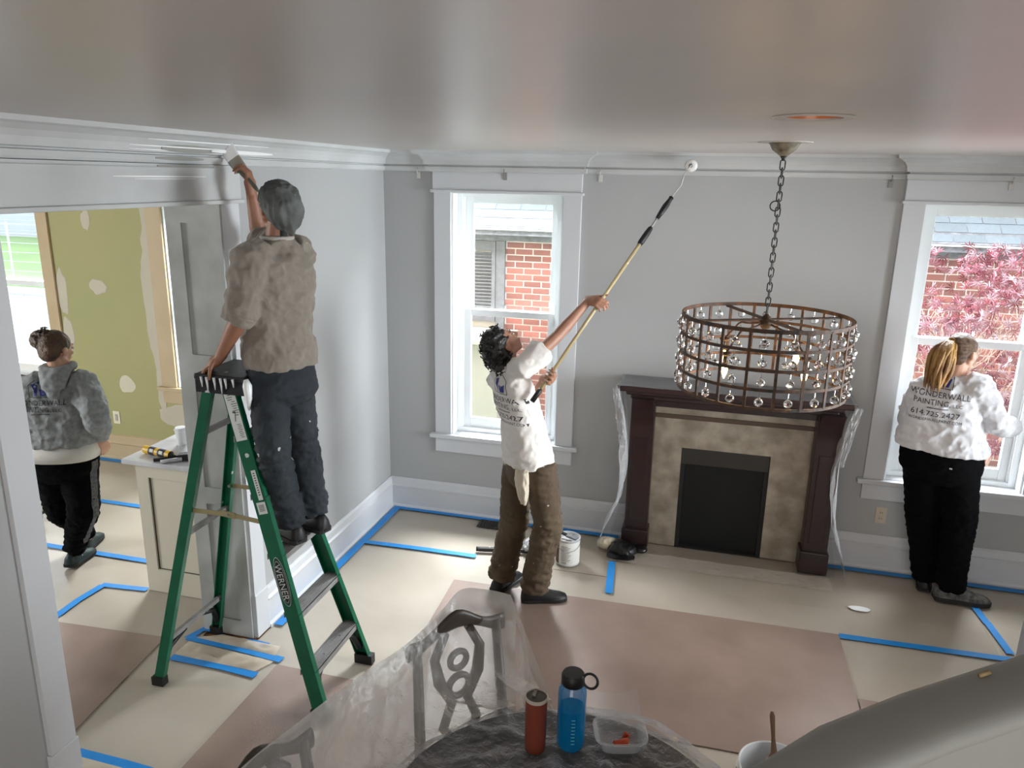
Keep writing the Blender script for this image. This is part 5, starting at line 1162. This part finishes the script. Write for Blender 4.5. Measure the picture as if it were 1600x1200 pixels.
for k in range(8):
    a = math.radians(-72); MB().obox(c+V(.0475*math.cos(a)*1.0, .0475*math.sin(a), .04+k*.013), V(.006*.95, .006*.31, 0), V(.0006*.3, -.0006, 0), UP*.0012).build('scale_mark', mat('pale green ink', (120, 190, 200), .6), t)
v_, f_ = text2d('32oz', .018, .008)
c2 = atz(836, 1166, tz+.02); c2.z = tz+.012
t = thing('steel_tumbler', c2, 'copper-red insulated tumbler with clear sliding lid left of the blue bottle', 'tumbler')
MB().lathe(c2, [(.001, 0), (.031, 0), (.034, .004), (.0355, .05), (.0365, .195), (.001, .195)], 40).build('tumbler_body', mat('copper red steel', (120, 58, 44), .25, .6), t, True, 50)
MB().lathe(c2+UP*.193, [(.0368, 0), (.0385, .003), (.0385, .010), (.034, .012), (.034, 0)], 40).build('steel_rim', mat('bright rim', (190, 180, 170), .2, .9), t, True, 50)
MB().lathe(c2+UP*.194, [(.001, 0), (.034, 0), (.034, .006), (.001, .007)], 36).build('lid', mat('smoky lid', (70, 66, 58), .15), t, True, 50)
MB().box(c2.x-.014, c2.x-.002, c2.y-.004, c2.y+.022, c2.z+.2, c2.z+.211, .003).build('slider', mat('slider grey', (120, 112, 100), .25), t)
c3 = atz(968, 1158, tz+.02); c3.z = tz+.012
t = thing('food_container', c3, 'open clear plastic food container with orange scraps, right of the blue bottle', 'container')
R_ = []; dx_, dy_ = V(.96, .27, 0), V(-.27, .96, 0)
for s_, z in ((.062, 0), (.068, .004), (.082, .045), (.090, .047), (.090, .052), (.080, .050), (.066, .008), (.060, .006)): R_.append(sup(c3+UP*z, dx_, dy_, s_, s_*.82, 32, 4))
MB().rings(R_).build('tray', mat('clear tub', (222, 226, 230), .1, alpha=.14, spec=1), t, True)
MB().grid(lambda u, v: c3+dx_*(.17*(u-.5))*1.0+dy_*(.075+.10*v)+UP*(.05+.035*v-.02*math.sin(math.pi*u)), 12, 8).build('hinged_lid', MATS['clear tub'], t, True)
t = thing('pepper_scraps', c3+UP*.01, 'curled orange-red food scraps inside the clear container', 'food')
MB().tube([c3+V(-.015, -.02, .016), c3+V(.0, -.03, .022), c3+V(.022, -.022, .028), c3+V(.028, .0, .022)], [.008, .013, .014, .006], 8).build('peel', mat('orange red peel', (190, 70, 30), .4), t, True)
MB().tube([c3+V(.01, .0, .014), c3+V(.02, .015, .03), c3+V(.032, .006, .03)], [.006, .010, .004], 8).build('peel', MATS['orange red peel'], t, True)

# two chairs pushed to the table, wrapped in plastic sheeting
M_chair = mat('dark carved chair wood', (58, 50, 44), .4)
def chair(P0, P1, label):
    mid = (P0+P1)/2; al = (P1-P0).normalized(); al.z = 0; al.normalize(); n_ = V(al.y, -al.x, 0)
    if n_.dot(V(tx, ty, 0)-V(mid.x, mid.y, 0)) < 0: n_ = -n_
    L = (P1-P0).length; base = V(mid.x, mid.y, 0)
    t = thing('dining_chair', base, label, 'chair', 'dining chairs under plastic')
    hz = (P0.z+P1.z)/2
    seatc = base+n_*.22+UP*.46
    MB().obox(seatc, al*.23, n_*.22, UP*.025).build('seat', M_chair, t)
    for s in (-1, 1):
        MB().tube([base+al*s*.19+n_*.0, base+al*s*.19+n_*.02+UP*.45, base+al*s*(L/2-.02)-n_*.03+UP*(hz-.06)], [.018, .022, .018], 10).build('rear_post', M_chair, t, True)
        MB().tube([base+al*s*.2+n_*.40, base+al*s*.2+n_*.40+UP*.44], [.015, .022], 10).build('leg', M_chair, t, True)
    b = MB(); R = []
    for k in range(17):
        u = k/16*2-1; z = hz-.045+.04*math.cos(u*3.3)*(1-abs(u)*.3)-.01*u*u; c = base+al*u*(L/2+.02)-n_*.035+UP*z; R.append(sup(c, n_, UP, .014, .03+.008*math.cos(u*6), 12))
    b.rings(R).build('top_rail', M_chair, t, True)
    b = MB(); c0 = base-n_*.0; 
    for s in (-1, 1):
        b.tube([c0+al*s*.03+UP*.48, c0+al*s*.075-n_*.01+UP*.56, c0+al*s*.035-n_*.015+UP*.66, c0+al*s*.085-n_*.02+UP*.76, c0+al*s*.10-n_*.03+UP*.86, c0+al*s*.05-n_*.035+UP*(hz-.05)], [.016, .020, .020, .024, .020, .018], 8)
    b.torus(c0-n_*.02+UP*.72, al, UP, .045, .014, 20, 8); b.torus(c0-n_*.025+UP*.83, al, UP, .036, .013, 20, 8)
    b.build('carved_splat', M_chair, t, True)
    return t
chair(V(1.49, -3.14, .985), V(1.74, -2.85, 1.03), 'dark carved dining chair showing through the plastic, nearer the man with the pole')
chair(V(1.22, -3.98, .95), V(1.33, -3.60, .98), 'dining chair at the left of the table, wholly wrapped in milky plastic')
top = [V(1.13, -4.35, .90), V(1.23, -3.90, .985), V(1.31, -3.60, .99), V(1.39, -3.38, 1.0), V(1.47, -3.165, 1.0), V(1.53, -2.99, 1.035), V(1.57, -2.87, 1.065), V(1.66, -2.83, 1.06), V(1.76, -2.825, 1.05)]
rim = [V(1.55, -4.3, .80), V(1.58, -3.92, .80), V(1.60, -3.68, .80), V(1.62, -3.48, .80), V(1.67, -3.36, .80), V(1.74, -3.25, .80), V(1.82, -3.17, .80), V(1.90, -3.12, .80), V(1.985, -3.07, .80)]
def along(P, u):
    k = u*(len(P)-1); i = min(int(k), len(P)-2); s = k-i
    a, b_, c_, d_ = P[max(i-1, 0)], P[i], P[i+1], P[min(i+2, len(P)-1)]
    return .5*((2*b_)+(c_-a)*s+(2*a-5*b_+4*c_-d_)*s*s+(3*b_-a-3*c_+d_)*s**3)
def folds(p, k=1.0): return k*(.030*max(0, 1-5*abs(noise.noise(V(p.x*3.1+5, p.y*3.1, p.z*1.2))))+.035*(.3-abs(noise.noise(V(p.x*4.2, p.y*4.2, p.z*1.6))))+.016*(.3-abs(noise.noise(V(p.x*11, p.y*11, p.z*4))))+.006*noise.noise(p*30))
def inner(u, v):
    a, b_ = along(top, u), along(rim, u); p = a.lerp(b_, v); p.z -= .10*math.sin(math.pi*v)*(.4+.6*u); e = min(1, v*6, (1-v)*6+.2)
    return p+V(-.6, -.3, .7)*folds(p)*e
def outer(u, v):
    a = along(top, u); d_ = (along(top, min(1, u+.01))-along(top, max(0, u-.01))); n_ = V(-d_.y, d_.x, 0).normalized()
    p = a+n_*(.05*math.sin(min(1, v*3)*1.57)+.12*v)+UP*(-.95*v+.012*math.sin(v*3.14)); return p+n_*folds(p, 1.2)*min(1, v*6)
dr = thing('plastic_drape', (1.45, -3.3, .5), 'large milky plastic sheet tented over the dining chairs in the foreground', 'plastic sheet')
MB().grid(inner, 150, 50).build('tented_side', mat('tented film', (216, 214, 211), .2, alpha=.2, amax=.9, bdist=.03, bump=(6, 1.0), spec=.9), dr, True)
MB().grid(outer, 150, 50).build('hanging_side', M_film_milky, dr, True)
def endp(u, v):
    a = V(1.76, -2.825, 1.05); b_ = V(1.985, -3.07, .80); p = a.lerp(b_, u); lo = V(p.x+.06, p.y+.05, .12); q = p.lerp(lo, v); return q+V(.5, .5, 0)*folds(q)*min(1, v*5)
MB().grid(endp, 40, 50).build('hanging_side', mat('end film', (222, 220, 216), .2, alpha=.14, bump=(6, 1), spec=.9), dr, True)

# stair rail in the near corner and stair base
def ray(u, v, dist):
    d = CF+CR*((u-800)/FPX)-CU*((v-600)/FPX); return CP+d*dist
M_rail = mat('grey painted stair rail', (158, 161, 158), .5, var=(3, .6, (148, 151, 148)))
t = thing('stair_rail', ray(1400, 1150, .9), 'wide grey painted stair handrail with panel below, close in the lower right corner', 'handrail')
pts = [ray(1060, 1262, .88), ray(1190, 1197, .90), ray(1290, 1135, .92), ray(1420, 1083, .94), ray(1560, 1038, .96), ray(1720, 985, .98)]
R_ = []; F2 = []
for i, p in enumerate(pts):
    d_ = (pts[min(i+1, 5)]-pts[max(i-1, 0)]).normalized(); sd = d_.cross(UP).normalized(); u_ = sd.cross(d_)
    R_.append(sup(p-u_*.018+sd*.03, sd, u_, .045, .018, 20, 2.6)); F2.append([p-u_*.03+sd*.005, p-u_*.03+sd*.05, V(p.x, p.y, .0)+sd*.05, V(p.x, p.y, .0)+sd*.005])
MB().rings(R_).build('handrail_cap', M_rail, t, True); MB().rings(F2).build('side_panel', M_rail, t)
MB().tube([ray(1530, 1056, .945), ray(1547, 1050, .945)], .003, 6).build('worn_spot', mat('worn tan', (170, 150, 110), .6), t, True)
p = ray(1592, 992, 1.16); p.y -= .11
t = thing('stair_newel', V(p.x+.055, p.y+.055, 0), 'pale square newel post behind the handrail at the right border', 'newel post')
M_nw = mat('pale blue-grey paint', (200, 205, 212), .5)
MB().box(p.x, p.x+.11, p.y, p.y+.11, 0, p.z+.07, .004).build('post', M_nw, t)
MB().box(p.x-.004, p.x+.114, p.y-.004, p.y+.114, 0, .22, .004).build('plinth', M_nw, t)
MB().box(p.x-.004, p.x+.12, p.y-.006, p.y+.112, p.z+.07, p.z+.09, .006).build('post_cap', M_nw, t)
